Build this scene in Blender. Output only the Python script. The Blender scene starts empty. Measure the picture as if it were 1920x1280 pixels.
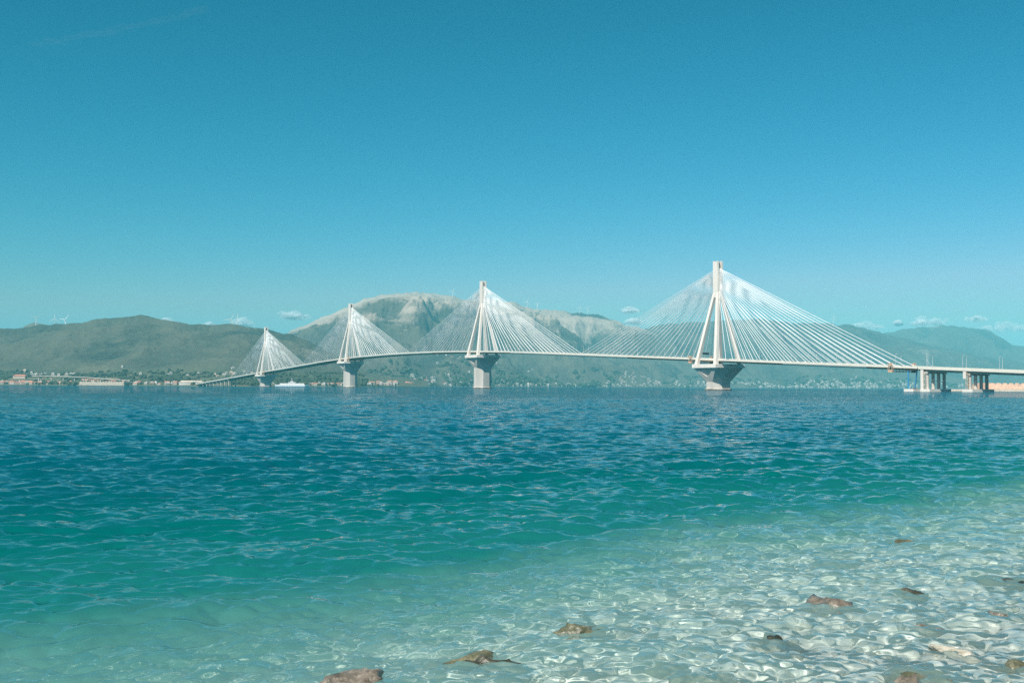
import bpy, bmesh, math, random
import numpy as np
from mathutils import Matrix, Vector

S = bpy.context.scene
COL = S.collection
R = math.radians

# ------------------------------------------------------------------ camera, sky, sun, exposure
F = 2153.0                                   # focal length in pixels of the 1920 px wide photograph
CAMH = 2.9
cam = bpy.data.cameras.new('camera')
cam.sensor_width = 36.0
cam.lens = 36.0 * F / 1920.0
cam.clip_start = 0.2
cam.clip_end = 120000.0
camo = bpy.data.objects.new('camera', cam)
COL.objects.link(camo)
pitch = math.atan((724.3 - 640.0) / F)
roll = 0.0045
fwd = Vector((0, math.cos(pitch), math.sin(pitch)))
rgt = Vector((math.cos(roll), 0, math.sin(roll)))
upv = rgt.cross(fwd).normalized()
rgt = fwd.cross(upv).normalized()
camo.matrix_world = Matrix(((rgt.x, upv.x, -fwd.x, 0), (rgt.y, upv.y, -fwd.y, 0), (rgt.z, upv.z, -fwd.z, CAMH), (0, 0, 0, 1)))
S.camera = camo

CAUSTIC = True
SUN_EL = R(50)
SUN_H = Vector((-0.590, -0.807, 0)).normalized()      # horizontal direction towards the sun
sun_dir = Vector((SUN_H.x * math.cos(SUN_EL), SUN_H.y * math.cos(SUN_EL), math.sin(SUN_EL)))
world = bpy.data.worlds.new('World')
S.world = world
world.use_nodes = True
wn = world.node_tree
wn.nodes.clear()
w_out = wn.nodes.new('ShaderNodeOutputWorld')
w_bg = wn.nodes.new('ShaderNodeBackground')
w_sky = wn.nodes.new('ShaderNodeTexSky')
w_sky.sky_type = 'NISHITA'
w_sky.sun_disc = False
w_sky.sun_elevation = SUN_EL
w_sky.sun_rotation = math.atan2(SUN_H.x, SUN_H.y)
w_sky.altitude = 0
w_sky.air_density = 1.0
w_sky.dust_density = 0.6
w_sky.ozone_density = 1.5
# uniform colour grade of the whole sky (the photograph is graded towards teal)
w_sep = wn.nodes.new('ShaderNodeSeparateColor')
w_com = wn.nodes.new('ShaderNodeCombineColor')
wn.links.new(w_sky.outputs['Color'], w_sep.inputs[0])
SKY_GRADE = ((4.8, 3.9), (0.84, 1.32), (1.06, 1.66))   # gain, power per channel (on the value x 0.1)
ch_ = []
for i, (g, p) in enumerate(SKY_GRADE):
    a = wn.nodes.new('ShaderNodeMath'); a.operation = 'MULTIPLY'; a.inputs[1].default_value = 0.1
    b = wn.nodes.new('ShaderNodeMath'); b.operation = 'POWER'; b.inputs[1].default_value = p
    c = wn.nodes.new('ShaderNodeMath'); c.operation = 'MULTIPLY'; c.inputs[1].default_value = g * 10
    wn.links.new(w_sep.outputs[i], a.inputs[0]); wn.links.new(a.outputs[0], b.inputs[0])
    wn.links.new(b.outputs[0], c.inputs[0]); ch_.append(c.outputs[0])
# no warm cast: red stays under green and blue never falls below it
for i, (f, op) in enumerate(((0.62, 'MINIMUM'), (1.0, None), (1.04, 'MAXIMUM'))):
    if op is None:
        wn.links.new(ch_[1], w_com.inputs[1]); continue
    k = wn.nodes.new('ShaderNodeMath'); k.operation = 'MULTIPLY'; k.inputs[1].default_value = f; wn.links.new(ch_[1], k.inputs[0])
    q = wn.nodes.new('ShaderNodeMath'); q.operation = op; wn.links.new(ch_[i], q.inputs[0]); wn.links.new(k.outputs[0], q.inputs[1])
    wn.links.new(q.outputs[0], w_com.inputs[i])
wn.links.new(w_com.outputs[0], w_bg.inputs['Color'])
w_bg.inputs['Strength'].default_value = 0.1
wn.links.new(w_bg.outputs[0], w_out.inputs['Surface'])

sun = bpy.data.lights.new('sun', 'SUN')
sun.energy = 5.0
sun.angle = R(0.53)
sun.color = (1.0, 0.93, 0.83)
sun.cycles.is_caustics_light = True
suno = bpy.data.objects.new('sun', sun)
COL.objects.link(suno)
suno.rotation_euler = sun_dir.to_track_quat('Z', 'Y').to_euler()
suno.location = (-300, -250, 600)

S.view_settings.view_transform = 'Standard'
S.view_settings.look = 'None'
S.view_settings.exposure = 0.36
S.view_settings.gamma = 1.0
S.view_settings.use_curve_mapping = False
S.render.engine = 'CYCLES'
cy = S.cycles
cy.max_bounces = 6
cy.diffuse_bounces = 2
cy.glossy_bounces = 3
cy.transmission_bounces = 4
cy.transparent_max_bounces = 40
cy.volume_bounces = 0
cy.volume_step_rate = 1.0
cy.use_denoising = False
cy.sample_clamp_indirect = 4.0
cy.blur_glossy = 0.5
cy.caustics_reflective = False
cy.caustics_refractive = True

# ------------------------------------------------------------------ helpers
rng = random.Random(7)
nrg = np.random.default_rng(11)


def link(o, parent=None):
    COL.objects.link(o)
    if parent is not None:
        o.parent = parent
    return o


def tag(o, label=None, cat=None, group=None, kind=None):
    if label: o['label'] = label
    if cat: o['category'] = cat
    if group: o['group'] = group
    if kind: o['kind'] = kind
    return o


def empty(name, loc=(0, 0, 0), rz=0.0, parent=None):
    o = bpy.data.objects.new(name, None)
    o.location = loc
    o.rotation_euler = (0, 0, rz)
    o.empty_display_size = 2
    return link(o, parent)


def mesh_obj(name, verts, faces, mats, parent=None, smooth=False, midx=None):
    me = bpy.data.meshes.new(name)
    me.from_pydata([tuple(v) for v in verts], [], [tuple(f) for f in faces])
    for m in (mats if isinstance(mats, (list, tuple)) else [mats]):
        me.materials.append(m)
    if midx is not None:
        me.polygons.foreach_set('material_index', midx)
    if smooth:
        me.polygons.foreach_set('use_smooth', [True] * len(me.polygons))
    me.update()
    return link(bpy.data.objects.new(name, me), parent)


class MB:
    """collects solids that together make one mesh"""
    def __init__(self):
        self.v, self.f, self.m = [], [], []

    def add(self, verts, faces, mi=0):
        n = len(self.v)
        self.v += [tuple(p) for p in verts]
        for f in faces:
            self.f.append(tuple(i + n for i in f)); self.m.append(mi)
        return self

    def box(self, x0, x1, y0, y1, z0, z1, mi=0):
        return self.add([(x0, y0, z0), (x1, y0, z0), (x1, y1, z0), (x0, y1, z0), (x0, y0, z1), (x1, y0, z1), (x1, y1, z1), (x0, y1, z1)],
                        [(0, 3, 2, 1), (4, 5, 6, 7), (0, 1, 5, 4), (1, 2, 6, 5), (2, 3, 7, 6), (3, 0, 4, 7)], mi)

    def loft(self, rings, mi=0, cap=True):
        n = len(rings[0]); base = []
        fs = []
        for r in rings: base += list(r)
        for k in range(len(rings) - 1):
            for i in range(n):
                j = (i + 1) % n
                fs.append((k * n + i, k * n + j, (k + 1) * n + j, (k + 1) * n + i))
        if cap:
            fs.append(tuple(reversed(range(n))))
            fs.append(tuple(range((len(rings) - 1) * n, len(rings) * n)))
        return self.add(base, fs, mi)

    def bar(self, a, b, r, n=6, r2=None, mi=0):
        a, b = Vector(a), Vector(b); r2 = r if r2 is None else r2
        d = (b - a).normalized()
        x = d.orthogonal().normalized(); y = d.cross(x)
        c = [(math.cos(2 * math.pi * (i + .5) / n), math.sin(2 * math.pi * (i + .5) / n)) for i in range(n)]
        return self.loft([[a + x * (p * r) + y * (q * r) for p, q in c], [b + x * (p * r2) + y * (q * r2) for p, q in c]], mi)

    def build(self, name, mats, parent=None, smooth=False):
        return mesh_obj(name, self.v, self.f, mats, parent, smooth, self.m)


_perm = np.concatenate([nrg.permutation(1024)] * 3)
_grad = nrg.normal(size=(1024, 2)); _grad /= np.linalg.norm(_grad, axis=1)[:, None]


def perlin(x, y):
    x = np.asarray(x, float); y = np.asarray(y, float)
    xi = np.floor(x).astype(int); yi = np.floor(y).astype(int)
    xf = x - xi; yf = y - yi
    u = xf ** 3 * (xf * (xf * 6 - 15) + 10); v = yf ** 3 * (yf * (yf * 6 - 15) + 10)
    def g(ix, iy, dx, dy):
        h = _perm[(_perm[ix % 1024] + iy % 1024) % 1024]
        return _grad[h, 0] * dx + _grad[h, 1] * dy
    a = g(xi, yi, xf, yf); b = g(xi + 1, yi, xf - 1, yf); c = g(xi, yi + 1, xf, yf - 1); d = g(xi + 1, yi + 1, xf - 1, yf - 1)
    return (a + u * (b - a)) + v * ((c + u * (d - c)) - (a + u * (b - a)))


def fbm(x, y, oct=5, ridge=False):
    t = 0; a = 1.0; n = 0
    for k in range(oct):
        p = perlin(x * 2 ** k + 17.3 * k, y * 2 ** k - 9.1 * k)
        t = t + a * ((1 - 2.2 * np.abs(p)) if ridge else p * 1.4)
        n += a; a *= 0.5
    return t / n


def yh(x):
    return 720.0 + 0.0045 * x


def px(x, Y):
    return (x - 960.0) / F * Y


def pz(x, y, Y):
    return CAMH + (yh(x) - y) * Y / F


# ------------------------------------------------------------------ materials
def mat(name):
    m = bpy.data.materials.new(name); m.use_nodes = True
    nt = m.node_tree; nt.nodes.clear()
    out = nt.nodes.new('ShaderNodeOutputMaterial')
    return m, nt, out


def nd(nt, typ, **kw):
    n = nt.nodes.new(typ)
    for k, v in kw.items(): setattr(n, k, v)
    return n


def ramp(nt, stops, fac):
    r = nd(nt, 'ShaderNodeValToRGB')
    e = r.color_ramp.elements
    while len(e) < len(stops): e.new(0.5)
    for i, (p, c) in enumerate(stops):
        e[i].position = p; e[i].color = (c[0], c[1], c[2], 1)
    nt.links.new(fac, r.inputs[0])
    return r.outputs[0]


def noise(nt, scale, detail=4, rough=0.55, vec=None, out=0, dist=0.0):
    n = nd(nt, 'ShaderNodeTexNoise'); n.inputs['Scale'].default_value = scale
    n.inputs['Detail'].default_value = detail; n.inputs['Roughness'].default_value = rough
    n.inputs['Distortion'].default_value = dist
    if vec is not None: nt.links.new(vec, n.inputs['Vector'])
    return n.outputs[out]


def math_(nt, op, a, b=None, clamp=False):
    n = nd(nt, 'ShaderNodeMath', operation=op); n.use_clamp = clamp
    for i, v in enumerate((a, b)):
        if v is None: continue
        if isinstance(v, (int, float)): n.inputs[i].default_value = v
        else: nt.links.new(v, n.inputs[i])
    return n.outputs[0]


def mixc(nt, fac, a, b, typ='MIX'):
    n = nd(nt, 'ShaderNodeMix', data_type='RGBA', blend_type=typ)
    for i, v in ((0, fac), (6, a), (7, b)):
        if isinstance(v, (int, float)): n.inputs[i].default_value = v
        elif isinstance(v, tuple): n.inputs[i].default_value = (v[0], v[1], v[2], 1)
        else: nt.links.new(v, n.inputs[i])
    return n.outputs[2]


def worldpos(nt, scale=(1, 1, 1)):
    g = nd(nt, 'ShaderNodeNewGeometry')
    mp = nd(nt, 'ShaderNodeMapping'); mp.inputs['Scale'].default_value = scale
    nt.links.new(g.outputs['Position'], mp.inputs['Vector'])
    return mp.outputs[0]


def simple(name, col, rough=0.7, var=0.15, scale=0.4, metallic=0.0, streak=False, bump=0.0, tide=False):
    m, nt, out = mat(name)
    p = nd(nt, 'ShaderNodeBsdfPrincipled')
    p.inputs['Roughness'].default_value = rough; p.inputs['Metallic'].default_value = metallic
    v = worldpos(nt, (1, 1, 0.12 if streak else 1))
    f = noise(nt, scale, 5, 0.6, v)
    lo = tuple(max(0, c * (1 - var)) for c in col); hi = tuple(min(1, c * (1 + var)) for c in col)
    bc = ramp(nt, [(0.3, lo), (0.7, hi)], f)
    if streak:      # fine rain streaks and pour joints
        f2 = noise(nt, 0.9, 4, 0.6, worldpos(nt, (1, 1, 0.04)))
        bc = mixc(nt, math_(nt, 'MULTIPLY', math_(nt, 'SUBTRACT', f2, 0.56), 2.0, True), bc, tuple(c * 0.62 for c in col))
    if tide:        # weed and rust band at the water line
        sz = nd(nt, 'ShaderNodeSeparateXYZ'); nt.links.new(worldpos(nt), sz.inputs[0])
        zz = math_(nt, 'ADD', sz.outputs[2], math_(nt, 'MULTIPLY', math_(nt, 'SUBTRACT', f, 0.5), 3.0))
        mr_ = nd(nt, 'ShaderNodeMapRange'); mr_.inputs['From Min'].default_value = 0.5; mr_.inputs['From Max'].default_value = 1.8; nt.links.new(zz, mr_.inputs[0])
        bc = mixc(nt, mr_.outputs[0], (0.13, 0.10, 0.075), bc)
    nt.links.new(bc, p.inputs['Base Color'])
    if bump:
        b = nd(nt, 'ShaderNodeBump'); b.inputs['Strength'].default_value = bump
        nt.links.new(f, b.inputs['Height']); nt.links.new(b.outputs[0], p.inputs['Normal'])
    nt.links.new(p.outputs[0], out.inputs['Surface'])
    return m


M = {}
M['concrete'] = simple('pale_concrete', (0.54, 0.495, 0.44), 0.85, 0.16, 0.12, streak=True, tide=True)
M['pylon'] = simple('pylon_concrete', (0.77, 0.70, 0.62), 0.8, 0.10, 0.15, streak=True)
M['deckwhite'] = simple('deck_paint', (0.74, 0.69, 0.59), 0.6, 0.07, 0.2)
M['girder'] = simple('girder_steel', (0.36, 0.28, 0.19), 0.6, 0.25, 0.3)
M['cable'] = simple('cable_sheath', (0.88, 0.88, 0.86), 0.45, 0.03, 0.5)
M['asphalt'] = simple('asphalt', (0.06, 0.06, 0.06), 0.9, 0.2, 0.5)
M['lamp'] = simple('galvanised_steel', (0.62, 0.62, 0.60), 0.5, 0.05, 1.0)
M['steelcore'] = simple('dark_steel', (0.10, 0.11, 0.12), 0.5, 0.2, 0.5)
M['gantry'] = simple('gantry_paint', (0.62, 0.40, 0.25), 0.6, 0.2, 0.6)
M['darktruss'] = simple('rusty_truss', (0.10, 0.06, 0.04), 0.7, 0.3, 0.6)
M['blue'] = simple('blue_paint', (0.03, 0.26, 0.52), 0.45, 0.15, 0.4)
M['brickfort'] = simple('fort_stone', (0.60, 0.40, 0.29), 0.9, 0.25, 0.35, bump=0.2)
M['beigestone'] = simple('quay_stone', (0.46, 0.39, 0.31), 0.9, 0.2, 0.3)
M['white'] = simple('white_paint', (0.80, 0.79, 0.77), 0.5, 0.04, 0.3)
M['darkglass'] = simple('dark_glass', (0.03, 0.05, 0.07), 0.2, 0.2, 0.5)
M['redroof'] = simple('clay_roof', (0.48, 0.20, 0.13), 0.85, 0.3, 0.05)
M['housewall'] = simple('house_plaster', (0.54, 0.50, 0.45), 0.8, 0.28, 0.02)
M['housewarm'] = simple('house_ochre', (0.56, 0.45, 0.35), 0.8, 0.18, 0.02)
M['tree'] = simple('tree_green', (0.040, 0.060, 0.030), 0.9, 0.4, 0.05)
M['sign'] = simple('sign_back', (0.06, 0.08, 0.09), 0.6, 0.1, 0.5)


def terrain_mat(name, lo, hi, dry, rock, rock_lo, rock_hi, field=False, scale=1.0):
    """scrub, dry grass and bare rock; rock takes over with height"""
    m, nt, out = mat(name)
    p = nd(nt, 'ShaderNodeBsdfPrincipled'); p.inputs['Roughness'].default_value = 0.95
    v = worldpos(nt)
    n1 = noise(nt, 0.004 * scale, 7, 0.62, v)
    n2 = noise(nt, 0.0011 * scale, 6, 0.6, v)
    n3 = noise(nt, 0.02 * scale, 4, 0.65, v)
    veg = ramp(nt, [(0.36, lo), (0.56, hi), (0.72, dry)], n1)
    veg = mixc(nt, math_(nt, 'MULTIPLY', math_(nt, 'SUBTRACT', n3, 0.5), 2.2, True), veg, dry)
    ga = nd(nt, 'ShaderNodeAttribute', attribute_name='gully').outputs['Fac']
    veg = mixc(nt, math_(nt, 'MULTIPLY', math_(nt, 'SUBTRACT', ga, 0.35), 1.1, True), veg, dry)
    at = nd(nt, 'ShaderNodeAttribute', attribute_name='bare')
    f = math_(nt, 'ADD', math_(nt, 'ADD', at.outputs['Fac'], math_(nt, 'MULTIPLY', math_(nt, 'SUBTRACT', ga, 0.5), 0.22)), math_(nt, 'MULTIPLY', math_(nt, 'SUBTRACT', n2, 0.5), 2.6))
    f = math_(nt, 'ADD', f, math_(nt, 'MULTIPLY', math_(nt, 'SUBTRACT', n3, 0.5), 0.7))
    n4 = noise(nt, 1.0, 4, 0.6, worldpos(nt, (0.0016, 0.0016, 0.022)))
    f = math_(nt, 'ADD', f, math_(nt, 'MULTIPLY', math_(nt, 'SUBTRACT', n4, 0.5), 0.6))
    mr = nd(nt, 'ShaderNodeMapRange', interpolation_type='SMOOTHSTEP')
    mr.inputs['From Min'].default_value = rock_lo; mr.inputs['From Max'].default_value = rock_hi
    nt.links.new(f, mr.inputs[0])
    c = mixc(nt, mr.outputs[0], veg, ramp(nt, [(0.3, tuple(k * 0.72 for k in rock)), (0.7, rock)], n1))
    if field:
        vo = nd(nt, 'ShaderNodeTexVoronoi'); vo.inputs['Scale'].default_value = 0.006
        nt.links.new(worldpos(nt, (1, 0.6, 0)), vo.inputs['Vector'])
        fc = ramp(nt, [(0.0, (0.05, 0.07, 0.03)), (0.35, (0.10, 0.12, 0.05)), (0.6, (0.22, 0.19, 0.11)), (0.8, (0.07, 0.09, 0.04)), (1.0, (0.30, 0.24, 0.16))], vo.outputs['Color'])
        fa = nd(nt, 'ShaderNodeAttribute', attribute_name='plain')
        c = mixc(nt, fa.outputs['Fac'], c, mixc(nt, 0.35, fc, veg))
    nt.links.new(c, p.inputs['Base Color'])
    b = nd(nt, 'ShaderNodeBump'); b.inputs['Strength'].default_value = 1.0; b.inputs['Distance'].default_value = 22.0
    nt.links.new(noise(nt, 0.012 * scale, 6, 0.62, v), b.inputs['Height']); nt.links.new(b.outputs[0], p.inputs['Normal'])
    nt.links.new(p.outputs[0], out.inputs['Surface'])
    return m


M['hillA'] = terrain_mat('scrub_hill', (0.014, 0.024, 0.016), (0.040, 0.054, 0.034), (0.115, 0.115, 0.072), (0.30, 0.26, 0.20), 1.25, 1.6, field=True, scale=2.0)
M['hillB'] = terrain_mat('back_hill', (0.04, 0.055, 0.03), (0.08, 0.09, 0.05), (0.13, 0.12, 0.08), (0.30, 0.26, 0.20), 1.2, 1.6)
M['hillC'] = terrain_mat('limestone_mountain', (0.022, 0.032, 0.026), (0.048, 0.058, 0.042), (0.12, 0.11, 0.075), (0.44, 0.36, 0.29), 0.55, 1.05)
M['hillD'] = terrain_mat('ridge_scrub', (0.030, 0.040, 0.032), (0.055, 0.062, 0.045), (0.11, 0.11, 0.08), (0.40, 0.35, 0.30), 0.80, 1.25)

# ------------------------------------------------------------------ terrain beyond the water
LAY = {}


def ridge(name, crest, foot, back, crestY, mname, amp, barefn, nx=420, ny=150, expo=1.25, seed=0.0, plainfrac=0.0, detail=1.0, crough=1.0):
    cx = np.array([c[0] for c in crest], float); cyv = np.array([c[1] for c in crest], float)
    xs = np.linspace(cx[0], cx[-1], nx)
    yc = np.interp(xs, cx, cyv)
    k = np.array([1, 2, 3, 2, 1.]) / 9
    yc = np.convolve(np.pad(yc, 2, mode='edge'), k, mode='valid')
    ft = np.interp(xs, [a for a, b in foot], [b for a, b in foot])
    cY = np.interp(xs, [a for a, b in crestY], [b for a, b in crestY])
    yc = yc - 2.6 * crough * fbm(xs / 34 + seed, xs * 0 + seed, 4) - 1.0 * crough * fbm(xs / 9, xs * 0 + 3.3, 3)
    hc = CAMH + (yh(xs) - yc) * cY / F
    hc = np.maximum(hc, 1.0)
    q = np.concatenate([np.linspace(0, 1, int(ny * 0.85)), np.linspace(1, 1.6, ny - int(ny * 0.85) + 1)[1:]])
    Q = q[None, :]; H = hc[:, None]
    Y = ft[:, None] + (cY - ft)[:, None] * Q
    X = (xs[:, None] - 960) / F * Y
    pf = plainfrac
    qq = np.clip((Q - pf) / (1 - pf), 0, None)
    rise = np.where(qq <= 1, qq ** expo, 1 - (np.clip(qq - 1, 0, 1) * 1.1) ** 1.3)
    win = np.clip(np.minimum(qq, 1.0), 0, 1); win = np.where(qq <= 1, 4 * win * (1 - win), np.minimum(1, 3 * (qq - 1)))
    rn = fbm(X / 900 + seed, Y / 900 - seed, 6, True)
    sn = fbm(X / 2400 - seed, Y / 2400 + seed, 3)
    fn = fbm(X / 160 + seed, Y / 160, 4)
    Z = H * rise + amp * H * win * (0.75 * (rn - 0.45) + 0.35 * sn) + detail * fn * (2.0 + 0.055 * H) * np.clip(qq * 3, 0, 1)
    wx = X + 220 * fbm(X / 700 + 4, Y / 700, 3)
    gul = fbm(wx / 330 + seed, Y / 1500 - seed, 5, True)
    Z = Z + 0.17 * H * np.clip(win, 0, 1) * (gul - 0.5) * (1 if pf == 0 else 0.55)
    Z = Z + 2.0 + (6 * np.clip(Q * 12, 0, 1) + 46 * np.clip(Q / max(pf, 0.01) - 0.2, 0, 0.8) * np.clip(1.35 - Q, 0, 1)) * (pf > 0) + 2.5 * fbm(X / 200, Y / 200, 3) * np.clip(Q * 8, 0, 1)
    # keep everything in front of the crest below the line of sight to it
    lim = CAMH + (H - CAMH) / cY[:, None] * Y
    Z = np.where((Q < 0.97) & (Z > lim * 0.965), lim * 0.965 - 0.02 * (Z - lim), Z)
    edge = np.clip(np.minimum(xs - xs[0], xs[-1] - xs) / 60.0, 0, 1)[:, None]
    Z = np.where(Q <= 0, -4.0, Z * (0.15 + 0.85 * edge) if False else Z)
    n0, n1 = X.shape
    verts = np.stack([X, Y, Z], -1).reshape(-1, 3)
    I = np.arange(n0 * n1).reshape(n0, n1)
    faces = np.stack([I[:-1, :-1], I[1:, :-1], I[1:, 1:], I[:-1, 1:]], -1).reshape(-1, 4)
    o = mesh_obj(name, verts.tolist(), faces.tolist(), M[mname], None, True)
    a = o.data.attributes.new('bare', 'FLOAT', 'POINT')
    a.data.foreach_set('value', (barefn(X, Y, Z, H, Q, xs[:, None]) * np.ones_like(X)).astype(np.float32).ravel())
    b = o.data.attributes.new('plain', 'FLOAT', 'POINT')
    b.data.foreach_set('value', (np.clip((pf * 1.25 - Q) / (pf * 0.5 + 1e-6), 0, 1) * np.ones_like(X)).astype(np.float32).ravel())
    g_ = o.data.attributes.new('gully', 'FLOAT', 'POINT')
    g_.data.foreach_set('value', np.clip(0.5 + 1.3 * (gul - 0.45) + 0.6 * (rn - 0.45), 0, 1).astype(np.float32).ravel())
    tag(o, kind='structure')
    LAY[name] = (xs, q, Y, Z)
    return o


def ground(name, xpx, q):
    """point on a terrain layer: picture column and fraction foot (0) to crest (1)"""
    xs, qa, Y, Z = LAY[name]
    i = int(np.clip(np.searchsorted(xs, xpx), 0, len(xs) - 1)); j = int(np.clip(np.searchsorted(qa, q), 0, len(qa) - 1))
    f = 0.0
    if 0 < j:
        f = (q - qa[j - 1]) / (qa[j] - qa[j - 1])
        y = Y[i, j - 1] + f * (Y[i, j] - Y[i, j - 1]); z = Z[i, j - 1] + f * (Z[i, j] - Z[i, j - 1])
    else:
        y, z = Y[i, 0], 1.0
    return px(xpx, y), y, z


crestA = [(-420, 640), (-250, 634), (-100, 628), (0, 625), (60, 622), (115, 615), (150, 613), (185, 607), (205, 609), (235, 603), (262, 601), (285, 604), (300, 606),
          (345, 613), (385, 618), (420, 618), (440, 616), (470, 620), (497, 627), (520, 632), (545, 636), (570, 645), (600, 660), (640, 682), (690, 706), (740, 716), (800, 722)]
ridge('coastal_hill', crestA, [(-420, 3800), (0, 3560), (240, 3330), (400, 3230), (470, 3260), (620, 3500), (800, 4300)], None,
      [(-420, 5400), (300, 5200), (600, 5000), (800, 4900)], 'hillA', 0.55,
      lambda X, Y, Z, H, Q, x: 0.25 + 0.7 * ((x > 540) & (x < 620)), expo=1.2, seed=3.1, plainfrac=0.34)
ridge('back_hill', [(-200, 640), (-60, 634), (0, 630), (20, 624), (50, 609), (60, 607), (85, 608), (100, 608), (115, 614), (150, 622), (200, 640)], [(-200, 5600), (200, 5600)], None,
      [(-200, 7200), (200, 7200)], 'hillB', 0.4, lambda X, Y, Z, H, Q, x: 0.3, nx=160, ny=60, seed=8.2)
crestC = [(440, 700), (500, 655), (520, 638), (545, 622), (590, 603), (620, 590), (655, 575), (680, 562), (700, 556), (730, 551), (755, 549), (780, 548), (805, 550), (830, 553), (860, 560), (905, 563),
          (960, 566), (985, 577), (1010, 580), (1030, 583), (1060, 586), (1090, 587), (1110, 588), (1130, 593), (1150, 600), (1180, 611), (1215, 620), (1260, 633), (1330, 655), (1420, 690)]
ridge('limestone_mountain', crestC, [(440, 4900), (700, 5000), (1000, 6000), (1300, 7300), (1420, 7400)], None,
      [(440, 9300), (700, 9200), (1420, 9600)], 'hillC', 0.75,
      lambda X, Y, Z, H, Q, x: np.clip((Z - 250) / 280, -0.1, 1.2) + 0.5 * np.exp(-((x - 585) / 40) ** 2 - ((Q - .62) / .10) ** 2) + 0.45 * np.exp(-((x - 1080) / 120) ** 2 - ((Q - .74) / .13) ** 2) - 0.7 * np.exp(-((x - 1110) / 50) ** 2 - ((Q - 1.0) / .08) ** 2) - 0.45 * np.exp(-((x - 765) / 60) ** 2 - ((Q - .72) / .2) ** 2), nx=620, ny=220, expo=1.12, seed=1.7)
crestD = [(1040, 690), (1100, 655), (1150, 634), (1200, 618), (1240, 610), (1290, 605), (1350, 602), (1400, 600), (1450, 602), (1500, 605), (1560, 607), (1590, 609), (1615, 615), (1650, 624),
          (1700, 637), (1760, 650), (1850, 668), (1920, 680), (2050, 695), (2300, 712)]
ridge('gulf_ridge', crestD, [(1040, 6200), (1200, 7000), (1400, 7600), (1700, 8200), (2300, 8600)], None,
      [(1040, 10400), (1700, 10800), (2300, 11000)], 'hillD', 0.6,
      lambda X, Y, Z, H, Q, x: 0.30 + 0.25 * np.clip(Z / 700, 0, 1), nx=560, ny=150, expo=1.15, seed=5.5)
crestE = [(1480, 680), (1560, 650), (1610, 636), (1660, 626), (1700, 618), (1740, 614), (1790, 611), (1830, 616), (1860, 623), (1885, 637), (1900, 650), (1930, 648), (1960, 652), (2050, 662), (2300, 680)]
ridge('far_mountain', crestE, [(1480, 11300), (2300, 11300)], None, [(1480, 13500), (2300, 13500)], 'hillC', 0.6,
      lambda X, Y, Z, H, Q, x: np.clip((Z - 500) / 500, 0, 1) * 0.6, nx=220, ny=80, seed=9.9)

# ------------------------------------------------------------------ sea bed and shore under the camera
P0 = np.array([-2.4, 13.1]); NS = np.array([-0.72, 0.694])     # a point on the drop-off and the offshore direction


def bed_z(x, y):
    s = (x - P0[0]) * NS[0] + (y - P0[1]) * NS[1]
    s = s - 1.1 + 1.6 * perlin(x / 7.0, y / 7.0) + 0.8 * perlin(x / 2.7 + 5, y / 2.7)
    z = np.interp(s, [-60, -14, -11.5, -9.6, -8.0, -6.0, -3.0, 0.0, 3.0, 6.0, 10, 20, 45, 90, 400], [3.5, 1.9, 1.05, -0.10, -0.18, -0.24, -0.42, -0.80, -1.45, -2.3, -3.6, -6.8, -12, -15, -16])
    return z + 0.10 * fbm(x / 1.3, y / 1.3, 4) * (s < 30)


def sheet(name, X, Y, Z, m, smooth=True):
    n0, n1 = X.shape
    me = bpy.data.meshes.new(name)
    nv = n0 * n1
    me.vertices.add(nv)
    me.vertices.foreach_set('co', np.stack([X, Y, Z], -1).astype(np.float32).ravel())
    I = np.arange(nv, dtype=np.int32).reshape(n0, n1)
    f = np.stack([I[:-1, :-1], I[:-1, 1:], I[1:, 1:], I[1:, :-1]], -1).reshape(-1, 4)
    nf = len(f)
    me.loops.add(nf * 4); me.loops.foreach_set('vertex_index', f.ravel())
    me.polygons.add(nf); me.polygons.foreach_set('loop_start', np.arange(0, nf * 4, 4, dtype=np.int32))
    me.polygons.foreach_set('use_smooth', np.ones(nf, bool))
    me.materials.append(m)
    me.update(calc_edges=True)
    return link(bpy.data.objects.new(name, me))


m, nt, out = mat('pebble_bed')
p = nd(nt, 'ShaderNodeBsdfPrincipled'); p.inputs['Roughness'].default_value = 0.85
v = worldpos(nt)
vo = nd(nt, 'ShaderNodeTexVoronoi'); vo.inputs['Scale'].default_value = 7.0; nt.links.new(v, vo.inputs['Vector'])
vo2 = nd(nt, 'ShaderNodeTexVoronoi'); vo2.inputs['Scale'].default_value = 19.0; nt.links.new(v, vo2.inputs['Vector'])
n1 = noise(nt, 0.7, 5, 0.6, v)
c1 = ramp(nt, [(0.0, (0.50, 0.51, 0.44)), (0.5, (0.74, 0.72, 0.65)), (1.0, (0.88, 0.86, 0.80))], vo.outputs['Color'])
c2 = ramp(nt, [(0.0, (0.55, 0.54, 0.48)), (1.0, (0.88, 0.86, 0.80))], vo2.outputs['Color'])
c = mixc(nt, 0.45, mixc(nt, 0.5, c1, c2), (0.74, 0.73, 0.67))
c = mixc(nt, math_(nt, 'MULTIPLY', math_(nt, 'SUBTRACT', n1, 0.54), 3.0, True), c, (0.26, 0.28, 0.17))
nt.links.new(c, p.inputs['Base Color'])
b = nd(nt, 'ShaderNodeBump'); b.inputs['Strength'].default_value = 0.6; b.inputs['Distance'].default_value = 0.05
nt.links.new(vo.outputs['Distance'], b.inputs['Height']); b.invert = True
nt.links.new(b.outputs[0], p.inputs['Normal'])
nt.links.new(p.outputs[0], out.inputs['Surface'])
M['bed'] = m
gx = np.concatenate([-np.geomspace(13500, 30, 40), np.linspace(-28, 45, 220), np.geomspace(47, 13500, 40)])
gy = np.concatenate([-np.geomspace(560, 12, 20), np.linspace(-10, 60, 220), np.geomspace(62, 17000, 50)])
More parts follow.
